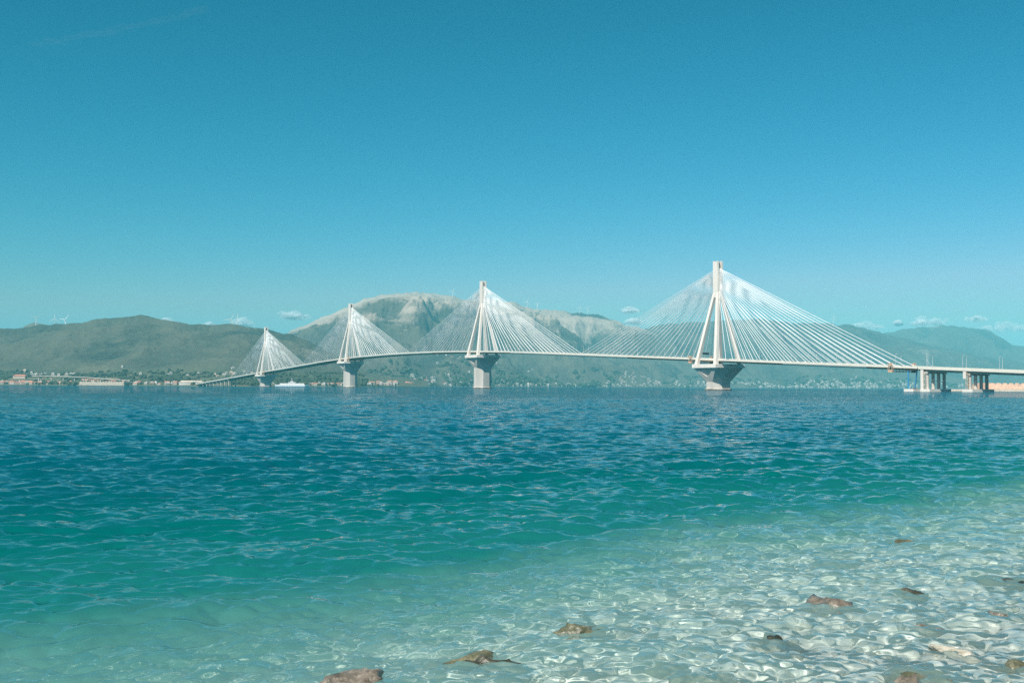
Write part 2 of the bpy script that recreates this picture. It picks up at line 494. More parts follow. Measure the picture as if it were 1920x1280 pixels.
GX, GY = np.meshgrid(gx, gy, indexing='ij')
GZ = bed_z(GX, GY)
GZ = np.where((np.abs(GX) > 300) | (GY > 400), np.minimum(GZ, 3.0), GZ)
sheet('ground', GX.T, GY.T, GZ.T, M['bed'])
tag(bpy.data.objects['ground'], kind='structure')
bpy.data.objects['ground'].cycles.is_caustics_receiver = True

# ------------------------------------------------------------------ sea surface
BANDS = [(0.08, 0.16, 0.07), (0.16, 0.32, 0.125), (0.32, 0.64, 0.165), (0.64, 1.3, 0.140), (1.3, 2.6, 0.090), (2.6, 5.2, 0.055), (5.2, 10.0, 0.025)]
WIND = math.atan2(-0.93, 0.36)


def wave_band(l0, l1, slope, seed):
    N = 512; L = l1 * 19.7
    r = np.random.default_rng(seed)
    k1 = np.fft.fftfreq(N, L / N) * 2 * np.pi
    KX, KY = np.meshgrid(k1, k1, indexing='ij'); K = np.hypot(KX, KY) + 1e-9
    lam = 2 * np.pi / K
    inb = np.exp(-0.5 * (np.log2(lam / math.sqrt(l0 * l1)) / 0.42) ** 2) * (lam < l1 * 1.6) * (lam > l0 * 0.6)
    ang = np.arctan2(KY, KX) - WIND
    spread = np.cos(ang / 2) ** 2
    spread = spread ** (3.0 if l0 > 0.8 else 1.6) + 0.02
    A = inb * spread / K ** 2
    ph = (r.normal(size=(N, N)) + 1j * r.normal(size=(N, N))) * A
    sx = np.fft.ifft2(1j * KX * ph).real; sy = np.fft.ifft2(1j * KY * ph).real
    g = slope / math.sqrt((sx ** 2 + sy ** 2).mean())
    h = np.fft.ifft2(ph).real * g
    dx = np.fft.ifft2(1j * KX / K * ph).real * g; dy = np.fft.ifft2(1j * KY / K * ph).real * g
    return L, N, h, dx, dy


def samp(fld, L, N, x, y, rot):
    c, s_ = math.cos(rot), math.sin(rot)
    u = (x * c - y * s_) / L * N; v_ = (x * s_ + y * c) / L * N
    i = np.floor(u).astype(int); j = np.floor(v_).astype(int); fu = u - i; fv = v_ - j
    i0, i1, j0, j1 = i % N, (i + 1) % N, j % N, (j + 1) % N
    return [(q[i0, j0] * (1 - fu) + q[i1, j0] * fu) * (1 - fv) + (q[i0, j1] * (1 - fu) + q[i1, j1] * fu) * fv for q in fld]


rows = [5.0]
while rows[-1] < 420: rows.append(rows[-1] + 0.026 * (rows[-1] / 10) ** 1.18)
while rows[-1] < 13000: rows.append(rows[-1] * 1.04)
rows = np.array(rows)
th = np.concatenate([R(-88) + R(60) * np.linspace(0, 1, 46)[:-1] ** 0.55, np.linspace(R(-28), R(28), 620), R(28) + R(60) * (1 - (1 - np.linspace(0, 1, 46)[1:]) ** 0.55)])
th = np.sort(th); NCOL = len(th)
RR, TH = np.meshgrid(rows, th, indexing='ij')
WX = RR * np.sin(TH); WY = RR * np.cos(TH)
drad = np.gradient(rows)[:, None] * np.ones_like(WX)
dlat = RR * np.gradient(th)[None, :]
spacing = np.maximum(drad, dlat)
gust = np.clip(1 + 0.5 * fbm(WX / 23, WY / 31, 3) + 0.3 * perlin(WX / 6 + 3, WY / 8) + 0.45 * fbm(WX / 90 + 7, WY / 140, 2), 0.35, 1.9)
shallow = np.clip((-bed_z(WX, WY) - 0.1) / 1.0, 0, 1)
HZ = np.zeros_like(WX); DX = np.zeros_like(WX); DY = np.zeros_like(WX); miss = np.zeros_like(WX)
for i, (l0, l1, sl) in enumerate(BANDS):
    lam = math.sqrt(l0 * l1)
    w = np.clip((lam / spacing - 1.8) / 1.8, 0, 1)
    miss += (1 - w ** 2) * sl ** 2
    act = np.nonzero(w.max(axis=1) > 0)[0]
    if len(act) == 0: continue
    e = act[-1] + 1
    L, N, h, dx, dy = wave_band(l0, l1, sl, 40 + i)
    hs, dxs, dys = samp((h, dx, dy), L, N, WX[:e], WY[:e], 0.0)
    lo_ = 0.45 if l1 > 0.7 else 0.8 if l1 > 0.35 else 2.0
    k = w[:e] * gust[:e] * (lo_ + (1 - lo_) * shallow[:e])
    HZ[:e] += hs * k; DX[:e] -= dxs * k * 0.9; DY[:e] -= dys * k * 0.9

m, nt, out = mat('sea_water')
pos = worldpos(nt)
at_d = nd(nt, 'ShaderNodeAttribute', attribute_name='depth').outputs['Fac']
at_m = nd(nt, 'ShaderNodeAttribute', attribute_name='micro').outputs['Fac']


def nvec(scale_vec, scale, detail):
    n = nd(nt, 'ShaderNodeTexNoise'); n.inputs['Scale'].default_value = scale; n.inputs['Detail'].default_value = detail
    n.inputs['Roughness'].default_value = 0.6
    nt.links.new(worldpos(nt, scale_vec), n.inputs['Vector'])
    s_ = nd(nt, 'ShaderNodeVectorMath', operation='SUBTRACT'); s_.inputs[1].default_value = (0.5, 0.5, 0.5)
    nt.links.new(n.outputs['Color'], s_.inputs[0])
    return s_.outputs[0]


def vscale(v, f):
    n = nd(nt, 'ShaderNodeVectorMath', operation='SCALE'); nt.links.new(v, n.inputs[0])
    if isinstance(f, (int, float)): n.inputs['Scale'].default_value = f
    else: nt.links.new(f, n.inputs['Scale'])
    return n.outputs[0]


def vadd(a, b):
    n = nd(nt, 'ShaderNodeVectorMath', operation='ADD'); nt.links.new(a, n.inputs[0]); nt.links.new(b, n.inputs[1])
    return n.outputs[0]


geo = nd(nt, 'ShaderNodeNewGeometry')
gustn = noise(nt, 0.02, 4, 0.6, worldpos(nt, (0.35, 1.0, 1.0)))
gustf = math_(nt, 'ADD', 0.45, math_(nt, 'MULTIPLY', gustn, 1.1))
fine = vscale(nvec((0.7, 1.3, 1), 9.0, 3), math_(nt, "MULTIPLY", gustf, 0.10))
mid = vscale(nvec((0.45, 1.0, 1), 2.4, 3), math_(nt, 'MULTIPLY', math_(nt, 'MULTIPLY', at_m, gustf), 7.0))
nsum = vadd(fine, mid)
fl = nd(nt, 'ShaderNodeVectorMath', operation='MULTIPLY'); fl.inputs[1].default_value = (1, 1, 0.0); nt.links.new(nsum, fl.inputs[0])
nn = nd(nt, 'ShaderNodeVectorMath', operation='NORMALIZE'); nt.links.new(vadd(geo.outputs['Normal'], fl.outputs[0]), nn.inputs[0])
N_ = nn.outputs[0]
# clear water: red is taken out first; what is lost comes back as the turquoise body colour
d2 = math_(nt, 'MULTIPLY', at_d, at_d)
def extinct(a_, b_):
    e_ = math_(nt, 'ADD', math_(nt, 'MULTIPLY', at_d, -a_), math_(nt, 'MULTIPLY', d2, -b_))
    return math_(nt, 'EXPONENT', e_)
ch = [extinct(0.86, 0.24), extinct(0.74, 0.17), extinct(0.76, 0.17)]
T = nd(nt, 'ShaderNodeCombineColor')
for i in range(3): nt.links.new(ch[i], T.inputs[i])
loss = math_(nt, 'SUBTRACT', 1.0, extinct(1.9, 0.17))
body = ramp(nt, [(0.0, (0.36, 0.52, 0.475)), (0.05, (0.095, 0.26, 0.235)), (0.10, (0.008, 0.150, 0.138)), (0.22, (0.0005, 0.118, 0.112)), (0.45, (0.0002, 0.088, 0.106)), (0.9, (0.0001, 0.090, 0.130))], math_(nt, 'MULTIPLY', at_d, 1 / 14.0, True))
lossc = nd(nt, 'ShaderNodeCombineColor')
for i in range(3): nt.links.new(loss, lossc.inputs[i])
bodyc = mixc(nt, 1.0, body, lossc.outputs[0], 'MULTIPLY')
dif = nd(nt, 'ShaderNodeBsdfDiffuse'); nt.links.new(bodyc, dif.inputs['Color'])
upn = nd(nt, 'ShaderNodeVectorMath', operation='NORMALIZE')
uadd = nd(nt, 'ShaderNodeVectorMath', operation='ADD'); uadd.inputs[1].default_value = (0, 0, 0.8); nt.links.new(N_, uadd.inputs[0]); nt.links.new(uadd.outputs[0], upn.inputs[0])
nt.links.new(upn.outputs[0], dif.inputs['Normal'])
tr = nd(nt, 'ShaderNodeBsdfTransparent'); nt.links.new(T.outputs[0], tr.inputs['Color'])
rf = nd(nt, 'ShaderNodeBsdfRefraction'); nt.links.new(T.outputs[0], rf.inputs['Color']); rf.inputs['IOR'].default_value = 1.33; rf.inputs['Roughness'].default_value = 0.0
nt.links.new(N_, rf.inputs['Normal'])
mt = nd(nt, 'ShaderNodeMixShader'); mt.inputs[0].default_value = 0.94 if CAUSTIC else 0.5
nt.links.new(tr.outputs[0], mt.inputs[1]); nt.links.new(rf.outputs[0], mt.inputs[2])
ad = nd(nt, 'ShaderNodeAddShader'); nt.links.new(mt.outputs[0], ad.inputs[0]); nt.links.new(dif.outputs[0], ad.inputs[1])
gl = nd(nt, 'ShaderNodeBsdfGlossy'); gl.inputs["Roughness"].default_value = 0.03; nt.links.new(N_, gl.inputs['Normal'])
fr = nd(nt, 'ShaderNodeFresnel'); fr.inputs['IOR'].default_value = 1.42; nt.links.new(N_, fr.inputs['Normal'])
mx = nd(nt, 'ShaderNodeMixShader'); nt.links.new(fr.outputs[0], mx.inputs[0]); nt.links.new(ad.outputs[0], mx.inputs[1]); nt.links.new(gl.outputs[0], mx.inputs[2])
nt.links.new(mx.outputs[0], out.inputs['Surface'])
M['sea'] = m
sea = sheet('sea_water', WX + DX, WY + DY, HZ, m)
sea['kind'] = 'structure'
sea.cycles.is_caustics_caster = CAUSTIC
dep = np.clip(HZ - bed_z(WX, WY), 0.02, 60)
a_ = sea.data.attributes.new('depth', 'FLOAT', 'POINT'); a_.data.foreach_set('value', dep.astype(np.float32).ravel())
a_ = sea.data.attributes.new('micro', 'FLOAT', 'POINT'); a_.data.foreach_set('value', np.sqrt(miss).astype(np.float32).ravel())


def rock_mesh(seed, sx_, sy_, sz_):
    bm = bmesh.new()
    bmesh.ops.create_icosphere(bm, subdivisions=4, radius=1.0)
    r = np.random.default_rng(seed); o_ = r.uniform(0, 90, 3)
    cut = [(r.normal(size=3), r.uniform(0.45, 0.9)) for _ in range(16)]
    for v in bm.verts:
        p_ = v.co.normalized()
        k = 1.0
        for nrm, d in cut:
            nrm = nrm / np.linalg.norm(nrm); t = float(np.dot(nrm, p_))
            if t > 1e-3: k = min(k, d / t)
        k *= 1 + 0.28 * float(perlin(p_.x * 2.3 + o_[0], p_.y * 2.3 + p_.z * 1.7 + o_[1])) + 0.16 * float(perlin(p_.x * 6 + o_[1], p_.z * 6 + p_.y * 4 + o_[2])) + 0.06 * float(perlin(p_.x * 14 + o_[1], p_.z * 14 + p_.y * 11 + o_[2]))
        v.co = Vector((p_.x * k * sx_, p_.y * k * sy_, p_.z * k * sz_))
    me = bpy.data.meshes.new('rock')
    bm.to_mesh(me); bm.free()
    me.polygons.foreach_set('use_smooth', [True] * len(me.polygons))
    return me


def rock_mat(name, c0, c1, c2):
    m, nt, out = mat(name)
    p = nd(nt, 'ShaderNodeBsdfPrincipled'); p.inputs['Roughness'].default_value = 0.32
    v = worldpos(nt)
    n1 = noise(nt, 5.0, 6, 0.65, v); n2 = noise(nt, 22.0, 4, 0.6, v)
    c = mixc(nt, math_(nt, 'MULTIPLY', math_(nt, 'SUBTRACT', n2, 0.48), 3.0, True), ramp(nt, [(0.32, c0), (0.5, c1), (0.68, c2)], n1), c0)
    nt.links.new(c, p.inputs['Base Color'])
    b = nd(nt, 'ShaderNodeBump'); b.inputs['Strength'].default_value = 0.7; b.inputs['Distance'].default_value = 0.05
    nt.links.new(n1, b.inputs['Height']); nt.links.new(b.outputs[0], p.inputs['Normal'])
    nt.links.new(p.outputs[0], out.inputs['Surface'])
    return m


M['rockpink'] = rock_mat('pinkish_rock', (0.07, 0.058, 0.042), (0.19, 0.16, 0.125), (0.36, 0.31, 0.25))
M['rockdark'] = rock_mat('dark_weedy_rock', (0.02, 0.025, 0.018), (0.06, 0.06, 0.04), (0.12, 0.11, 0.08))
M['rockgreen'] = rock_mat('mossy_rock', (0.05, 0.055, 0.03), (0.13, 0.13, 0.075), (0.27, 0.245, 0.16))
M['rockpale'] = rock_mat('pale_rock', (0.25, 0.24, 0.18), (0.50, 0.46, 0.37), (0.66, 0.60, 0.50))
# picture position, half width (m), height of the top above still water, material, label
ROCKS = [
    (1550, 1128, 0.42, 0.05, 'rockpink', 'broad pinkish boulder just breaking the shallow water, largest of the rocks'),
    (1455, 1190, 0.27, -0.02, 'rockdark', 'dark brown weedy rock with a pale stone before it'),
    (1430, 1200, 0.17, -0.10, 'rockpale', 'pale rounded stone lying against the dark brown weedy rock'),
    (1090, 1170, 0.28, 0.05, 'rockgreen', 'mossy yellow green rock awash well out from the other rocks'),
    (880, 1225, 0.36, 0.03, 'rockgreen', 'flat olive rock under clear water with a folded pale edge'),
    (930, 1240, 0.26, 0.0, 'rockdark', 'dark submerged rock beside the flat olive rock'),
    (672, 1266, 0.28, 0.04, 'rockpink', 'tan rock cut by the picture bottom, farthest from the beach'),
    (1530, 1278, 0.13, 0.08, 'rockpink', 'small round reddish brown stone at the very bottom edge'),
    (1740, 1262, 0.36, 0.02, 'rockgreen', 'green mossy rock near the bottom edge with dark hollow below'),
    (1700, 1272, 0.24, 0.03, 'rockpink', 'tan rock lying against the green mossy rock'),
    (1738, 1172, 0.20, 0.02, 'rockpink', 'flat tan stone awash with two small brown stones behind'),
    (1728, 1165, 0.09, 0.02, 'rockdark', 'small brown stone behind the flat tan stone'),
    (1866, 1143, 0.14, 0.05, 'rockpink', 'small bright pink stone poking from the water near the picture edge'),
    (1715, 1108, 0.28, 0.03, 'rockdark', 'dark elongated rock lying submerged behind the pinkish boulder'),
    (1860, 1012, 0.42, -0.02, 'rockdark', 'dark rock awash in the shallows farthest up the beach'),
    (1885, 1085, 0.50, 0.02, 'rockdark', 'broad dark rock submerged in rippled water beside the picture edge'),
    (1680, 1010, 0.45, -0.12, 'rockgreen', 'dull green rock submerged at the drop off'),
    (1800, 1215, 0.33, 0.0, 'rockpale', 'pale cream rock under the water below the bright pink stone'),
    (1905, 1238, 0.22, 0.02, 'rockgreen', 'brownish green rock at the lower corner of the shallows'),
    (1300, 1050, 0.35, -0.22, 'rockgreen', 'faint green rock deep below the surface at the edge of the turquoise water'),
    (1250, 1245, 0.30, -0.14, 'rockgreen', 'weedy green stone under water between the olive rock and the round stone'),
    (1330, 1262, 0.26, -0.13, 'rockgreen', 'low weedy stone next to the bottom edge under clear water'),
]
for i, (xp, yp, hw, top, mn, lab) in enumerate(ROCKS):
    d = (CAMH - max(top, 0)) * F / (yp - yh(xp))
    x_ = px(xp, d); zb = float(bed_z(np.array(x_), np.array(d)))
    hz = min(max(0.12, (top - zb) * 0.62), hw * 0.5)
    hw *= 0.8
    me = rock_mesh(100 + i, hw * 1.75, hw * 1.25, hz / 0.72)
    me.materials.append(M[mn])
    o = link(bpy.data.objects.new('rock', me)); o.cycles.is_caustics_receiver = True
    o.location = (x_, d + hw * 0.3, top - hz * 0.86)
    o.rotation_euler = (rng.uniform(-.12, .12), rng.uniform(-.12, .12), rng.uniform(0, 6.28))
    tag(o, lab, 'rock', 'rocks in the shallows')
# loose pebbles on the bed: far too many to count
pm = []
for k in range(6):
    bm = bmesh.new(); bmesh.ops.create_icosphere(bm, subdivisions=1, radius=1.0)
    r = np.random.default_rng(k)
    for v in bm.verts: v.co = v.co * (1 + 0.25 * r.normal()) if False else Vector((v.co.x, v.co.y * r.uniform(.7, .9), v.co.z * r.uniform(.45, .6)))
    pm.append(([tuple(v.co) for v in bm.verts], [tuple(v.index for v in f.verts) for f in bm.faces])); bm.free()
pb = MB()
pv, pf_, base = [], [], 0
for k in range(9000):
    y_ = 9.0 + 24 * nrg.random() ** 1.6; x_ = nrg.uniform(-0.45, 0.5) * y_ * 1.15 + 1
    s_ = (x_ - P0[0]) * NS[0] + (y_ - P0[1]) * NS[1]
    if s_ > 1.5 or s_ < -9: continue
    vv, ff = pm[k % 6]; sc = 0.02 + 0.06 * nrg.random() ** 3; an = nrg.uniform(0, 6.28)
    z_ = float(bed_z(np.array(x_), np.array(y_)))
    A = np.array(vv) * sc; c, s2 = math.cos(an), math.sin(an)
    A = np.stack([A[:, 0] * c - A[:, 1] * s2 + x_, A[:, 0] * s2 + A[:, 1] * c + y_, A[:, 2] + z_ + sc * .2], -1)
    pv += A.tolist(); pf_ += [tuple(i + base for i in f) for f in ff]; base += len(vv)
o = mesh_obj('pebbles', pv, pf_, rock_mat('pebble_stone', (0.18, 0.17, 0.13), (0.42, 0.39, 0.33), (0.70, 0.66, 0.58)), None, True)
o.cycles.is_caustics_receiver = True
tag(o, 'grey and cream pebbles covering the bed of the shallows', 'pebbles', kind='stuff')

# ------------------------------------------------------------------ the bridge
U = Vector((-0.482, 0.876, 0)).normalized()          # along the deck, away from the camera's shore
WV = Vector((-U.y, U.x, 0))                            # across the deck, towards the camera's side
B0 = Vector((225.5, 1255, 0))                          # nearest pylon
BRZ = math.atan2(U.y, U.x)
SP = 560.0


def bp(s, v=0.0, z=0.0):
    return B0 + U * s + WV * v + Vector((0, 0, z))


def deck_z(s):
    d = abs(s / SP - 1.5)
    return 59.2 - 14.2 * d * d if d < 0.85 else 48.94 - 24.14 * (d - 0.85)


def octagon(r, z):
    a = r * math.tan(math.pi / 8)
    return [(r, -a, z), (r, a, z), (a, r, z), (-a, r, z), (-r, a, z), (-r, -a, z), (-a, -r, z), (a, -r, z)]


cable_me = None


def pylon(s, captop, label):
    global cable_me
    root = empty('bridge_pylon', bp(s), BRZ)
    tag(root, label, 'bridge pylon', 'pylons of the cable stayed bridge')
    cone_b = captop - 4.1 - 15.0
    MB().loft([octagon(13.9, -9), octagon(13.9, 1.2), octagon(12.6, 1.9)]).build('footing', M['concrete'], root)
    MB().loft([octagon(12.3, 1.9), octagon(12.3, cone_b)]).build('pier_shaft', M['concrete'], root)
    # inverted pyramid capital with a sunk V panel in every side
    mb = MB()
    zt, zb, rt, rb = captop - 4.1, cone_b, 19.0, 12.3
    ab = rb * math.tan(math.pi / 8)
    for k in range(4):
        c, s_ = round(math.cos(k * math.pi / 2)), round(math.sin(k * math.pi / 2))
        def P(r, t, z): return (r * c - t * s_, r * s_ + t * c, z)
        def face(a, b_, inn=0.0):           # a: -1..1 across, b_: 0 top .. 1 bottom
            r = rt + (rb - rt) * b_; hw = rt + (ab - rt) * b_
            return P(r - inn, a * hw, zt + (zb - zt) * b_)
        o_ = [face(-1, 0), face(1, 0), face(1, 1), face(-1, 1)]
        i_ = [face(-.72, .06), face(.72, .06), face(.20, .60), face(-.20, .60)]
        d_ = [face(-.66, .06, 1.5), face(.66, .06, 1.5), face(.14, .60, 1.5), face(-.14, .60, 1.5)]
        vs = o_ + i_ + d_
        fs = []
        for a in range(4):
            b_ = (a + 1) % 4
            fs += [(a, b_, 4 + b_, 4 + a), (4 + a, 4 + b_, 8 + b_, 8 + a)]
        fs.append((8, 9, 10, 11))
        mb.add(vs, [tuple(reversed(f)) for f in fs])
        mb.add([P(rt, rt, zt), (P(rb, ab, zb)), P(ab, rb, zb)], [(0, 1, 2)])
    mb.add([(19, 19, zt), (-19, 19, zt), (-19, -19, zt), (19, -19, zt)], [(0, 1, 2, 3)])
    mb.build('pier_capital', M['concrete'], root)
    bm = bmesh.new()
    bmesh.ops.create_cube(bm, size=1.0)
    for v in bm.verts: v.co = Vector((v.co.x * 40.5, v.co.y * 40.5, v.co.z * 4.1 + captop - 2.05 + 0.003))
    bmesh.ops.bevel(bm, geom=bm.edges[:], offset=0.15, segments=1, affect='EDGES')
    me = bpy.data.meshes.new('cap_slab'); bm.to_mesh(me); bm.free(); me.materials.append(M['pylon'])
    link(bpy.data.objects.new('cap_slab', me), root)
    zs = captop + 77.0; ztop = captop + 113.0
    for sx_ in (1, -1):
        for sy_ in (1, -1):
            cx0, cy0 = 16.4 * sx_, 16.4 * sy_; cx1, cy1 = 2.35 * sx_, 2.0 * sy_
            def ring(cx, cy, z, h):
                ch = 0.25
                return [(cx - h + ch, cy - h, z), (cx + h - ch, cy - h, z), (cx + h, cy - h + ch, z), (cx + h, cy + h - ch, z), (cx + h - ch, cy + h, z), (cx - h + ch, cy + h, z), (cx - h, cy + h - ch, z), (cx - h, cy - h + ch, z)]
            MB().loft([ring(cx0, cy0, captop - 0.5, 2.1), ring(cx1, cy1, zs + 2.0, 1.75)]).build('leg', M['pylon'], root)
    # head: two concrete walls with the steel anchor box between them
    for sy_ in (1, -1):
        w = MB()
        y0, y1 = (1.45, 3.85) if sy_ > 0 else (-3.85, -1.45)
        w.loft([[(-4.15, y0, zs - 4), (4.15, y0, zs - 4), (4.15, y1, zs - 4), (-4.15, y1, zs - 4)], [(-4.05, y0, zs + 6), (4.05, y0, zs + 6), (4.05, y1, zs + 6), (-4.05, y1, zs + 6)],
                [(-3.9, y0, ztop - 1), (3.9, y0, ztop - 1), (3.9, y1, ztop - 1), (-3.9, y1, ztop - 1)]])
        w.box(-3.9, -2.2, y0, y1, ztop - 0.997, ztop); w.box(2.2, 3.9, y0, y1, ztop - 0.997, ztop)
        w.build('head_wall', M['pylon'], root)
    MB().box(-2.9, 2.9, -1.447, 1.447, zs - 3, ztop - 8).build('anchor_box', M['cable'], root)
    mb = MB().box(-2.2, 2.2, -1.447, 1.447, ztop - 2.6, ztop - 1.6)
    mb.box(-1.0, 1.0, -1.447, 1.447, ztop - 7.99, ztop - 2.61).build('head_tie', M['steelcore'], root)
    if cable_me is None:
        t = MB(); n = 6
        c = [(math.cos(2 * math.pi * i / n), math.sin(2 * math.pi * i / n)) for i in range(n)]
        t.loft([[(x, y, 0) for x, y in c], [(x, y, 1) for x, y in c]])
        tmp = t.build('stay_cable', M['cable'], None, True); cable_me = tmp.data
        bpy.data.objects.remove(tmp)
    for dirn in (1, -1):
        for side in (1, -1):
            for k in range(23):
                sd = dirn * (17.0 + 11.1 * k)
                a = Vector((dirn * 2.8, side * 0.9, zs - 1.2 + (ztop - 8.6 - zs + 1.2) * (k / 22.0) ** 0.9))
                b_ = Vector((sd, side * 12.4, deck_z(s + sd) + 0.6))
                d = b_ - a
                q = d.to_track_quat('Z', 'Y')
                o = bpy.data.objects.new('stay_cable', cable_me)
                rr = CABLE_R
                o.matrix_local = Matrix.Translation(a) @ q.to_matrix().to_4x4() @ Matrix.Diagonal((rr, rr, d.length, 1))
                link(o, root)
    return root


CABLE_R = 0.25
pylon(0, 28.0, 'largest cable stayed pylon nearest the approach viaduct, on a squat pier')
pylon(560, 50.0, 'second largest pylon, on a tall octagonal pier in mid strait')
pylon(1120, 50.0, 'third pylon along the bridge, on a tall octagonal pier before the mountain')
pylon(1680, 28.0, 'smallest and farthest pylon, on a squat pier beside the ferry')


def sweep(name, prof, s0, s1, m, parent, step=12.0, dz=0.0, cap=True):
    """profile [(v, z below/above deck top)] carried along the deck"""
    n = max(1, int(math.ceil((s1 - s0) / step)))
    rings = []
    for i in range(n + 1):
        s = s0 + (s1 - s0) * i / n
        rings.append([bp(s, v, deck_z(s) + z + dz) for v, z in prof])
    return MB().loft(rings).build(name, m, parent)


S_END0, S_END1 = -287.0, 1967.0
deck = empty('bridge_deck', (0, 0, 0))
tag(deck, 'long pale bridge deck hung from four pylons, rising to mid strait', 'bridge deck')
sweep('slab', [(-13.6, -0.35), (13.6, -0.35), (13.6, 0.0), (-13.6, 0.0)], S_END0, S_END1, M['deckwhite'], deck)
sweep('road_surface', [(-12.2, 0.004), (12.2, 0.004), (12.2, 0.06), (-12.2, 0.06)], S_END0, S_END1, M['asphalt'], deck)
for v0 in (-11.6, 11.0):
    sweep('main_girder', [(v0, -2.75), (v0 + 0.6, -2.75), (v0 + 0.6, -0.353), (v0, -0.353)], S_END0, S_END1, M['girder'], deck)
for v0 in (-13.9, 13.6):
    sweep('parapet', [(v0, -1.0), (v0 + 0.3, -1.0), (v0 + 0.3, 0.75), (v0, 0.75)], S_END0, S_END1, M['deckwhite'], deck)
    sweep('hand_rail', [(v0 + .1, 1.15), (v0 + 0.25, 1.15), (v0 + 0.25, 1.30), (v0 + .1, 1.30)], S_END0, S_END1, M['lamp'], deck)
# full height wind fairings away from the pylons; beside them the girders lie open
for sg in (1, -1):
    for (a, b_) in ((-228, -117), (155, 448), (718, 1008), (1278, 1568), (1838, 1920)):
        pr = [(11.8, -2.55), (12.6, -2.55), (13.55, -1.6), (13.55, -1.003), (11.8, -1.003)]
        sweep('wind_fairing', [(v * sg, z) for v, z in (pr if sg > 0 else pr[::-1])], a, b_, M['deckwhite'], deck)
cb = MB()
s = S_END0 + 2
while s < S_END1:
    z = deck_z(s)
    c8 = [bp(s + ds, v, z + zz) for zz in (-2.3, -0.36) for (ds, v) in ((-.2, -11), (.2, -11), (.2, 11), (-.2, 11))]
    cb.add(c8, [(0, 3, 2, 1), (4, 5, 6, 7), (0, 1, 5, 4), (1, 2, 6, 5), (2, 3, 7, 6), (3, 0, 4, 7)])
    for sg in (1, -1):
        c8 = [bp(s + ds, v * sg, z + zz) for zz in (-2.0, -0.36) for (ds, v) in ((-.2, 11.65), (.2, 11.65), (.2, 13.2), (-.2, 13.2))]
        cb.add(c8, [(0, 3, 2, 1), (4, 5, 6, 7), (0, 1, 5, 4), (1, 2, 6, 5), (2, 3, 7, 6), (3, 0, 4, 7)])
    s += 4.0
o = cb.build('cross_beams', M['girder'], deck); o['kind'] = 'stuff'


def viaduct(s0, s1, label, grp):
    root = empty('approach_viaduct', (0, 0, 0))
    tag(root, label, 'viaduct', grp)
    sweep('deck_slab', [(-13.2, -0.45), (13.2, -0.45), (13.2, 0.0), (-13.2, 0.0)], s0, s1, M['deckwhite'], root)
    sweep('road_surface', [(-12.2, 0.004), (12.2, 0.004), (12.2, 0.06), (-12.2, 0.06)], s0, s1, M['asphalt'], root)
    for v0 in (-13.5, 13.2):
        sweep('parapet', [(v0, -1.3), (v0 + 0.3, -1.3), (v0 + 0.3, 0.9), (v0, 0.9)], s0, s1, M['deckwhite'], root)
    for v0 in (-10.5, -3.6, 3.3, 10.2):
        sweep('beam', [(v0 - .9, -3.3), (v0 + .9, -3.3), (v0 + 1.2, -0.453), (v0 - 1.2, -0.453)], s0, s1, M['beigestone'], root)
    return root


def pier_box(root, name, s, v0, v1, ls, z0, z1, m):
    c = [bp(s + a, v, z) for z in (z0, z1) for (a, v) in ((-ls, v0), (-ls, v1), (ls, v1), (ls, v0))]
    return MB().add(c, [(0, 1, 2, 3), (7, 6, 5, 4), (0, 4, 5, 1), (1, 5, 6, 2), (2, 6, 7, 3), (3, 7, 4, 0)]).build(name, m, root)


def viaduct_pier(root, s, z0, slab=True, big=True):
    zt = deck_z(s) - 3.32
    if slab: pier_box(root, 'pier_base', s, -13, 13.5, 5.3, -4, 2.3, M['pylon'])
    for v in (-10.5, -3.6, 3.3, 10.2) if big else (-9, 9):
        r_ = 1.35 if big else 1.5
        pr = [(r_ * math.cos(a * math.pi / 5), r_ * math.sin(a * math.pi / 5)) for a in range(10)]
        MB().loft([[bp(s + a, v + b_, z) for a, b_ in pr] for z in (z0, zt - 1.6)]).build('column', M['concrete'], root)
    pier_box(root, 'crosshead', s, -12.2, 12.2, 1.7, zt - 1.6, zt - 0.01, M['concrete'])


near = viaduct(-620, -287.6, 'cream concrete approach viaduct on grouped columns beside the fort', 'approach viaducts')
for s in (-295, -339, -400, -445): viaduct_pier(near, s, 2.3)
for s in (-291.5, -336):   # pale end wall and stair tower on the seaward side of the first two piers
    zt = deck_z(s) - 1.35
    pier_box(near, 'end_wall', s, 12.6, 13.15, 1.5, 2.31 if s > -300 else 11.0, zt, M['pylon'])
    st = MB()
    for k in range(6):
        z = 3.2 + k * 2.3
        if z > deck_z(s) - 4.0: break
        c = [bp(s - 2.4 + a, v, zz) for zz in (z, z + 0.25) for (a, v) in ((-1.2, 11.6), (1.2, 11.6), (1.2, 13.0), (-1.2, 13.0))]
        st.add(c, [(0, 3, 2, 1), (4, 5, 6, 7), (0, 1, 5, 4), (1, 2, 6, 5), (2, 3, 7, 6), (3, 0, 4, 7)])
        sgn = 1 if k % 2 else -1
        st.bar(bp(s - 2.4 - 1.1 * sgn, 13.05, z + .2), bp(s - 2.4 + 1.1 * sgn, 13.05, z + 2.3), 0.14, 4)
    for a in (-1.2, 1.2): st.bar(bp(s - 2.4 + a, 13.05, 2.3), bp(s - 2.4 + a, 13.05, deck_z(s) - 3.4), 0.16, 4)
    st.build('stair_tower', M['gantry'], near)
far = viaduct(1967.6, 2330, 'low approach viaduct on slim paired columns at the far shore', 'approach viaducts')
for k in range(8): viaduct_pier(far, 1976 + 38 * k, -4, slab=False, big=False)

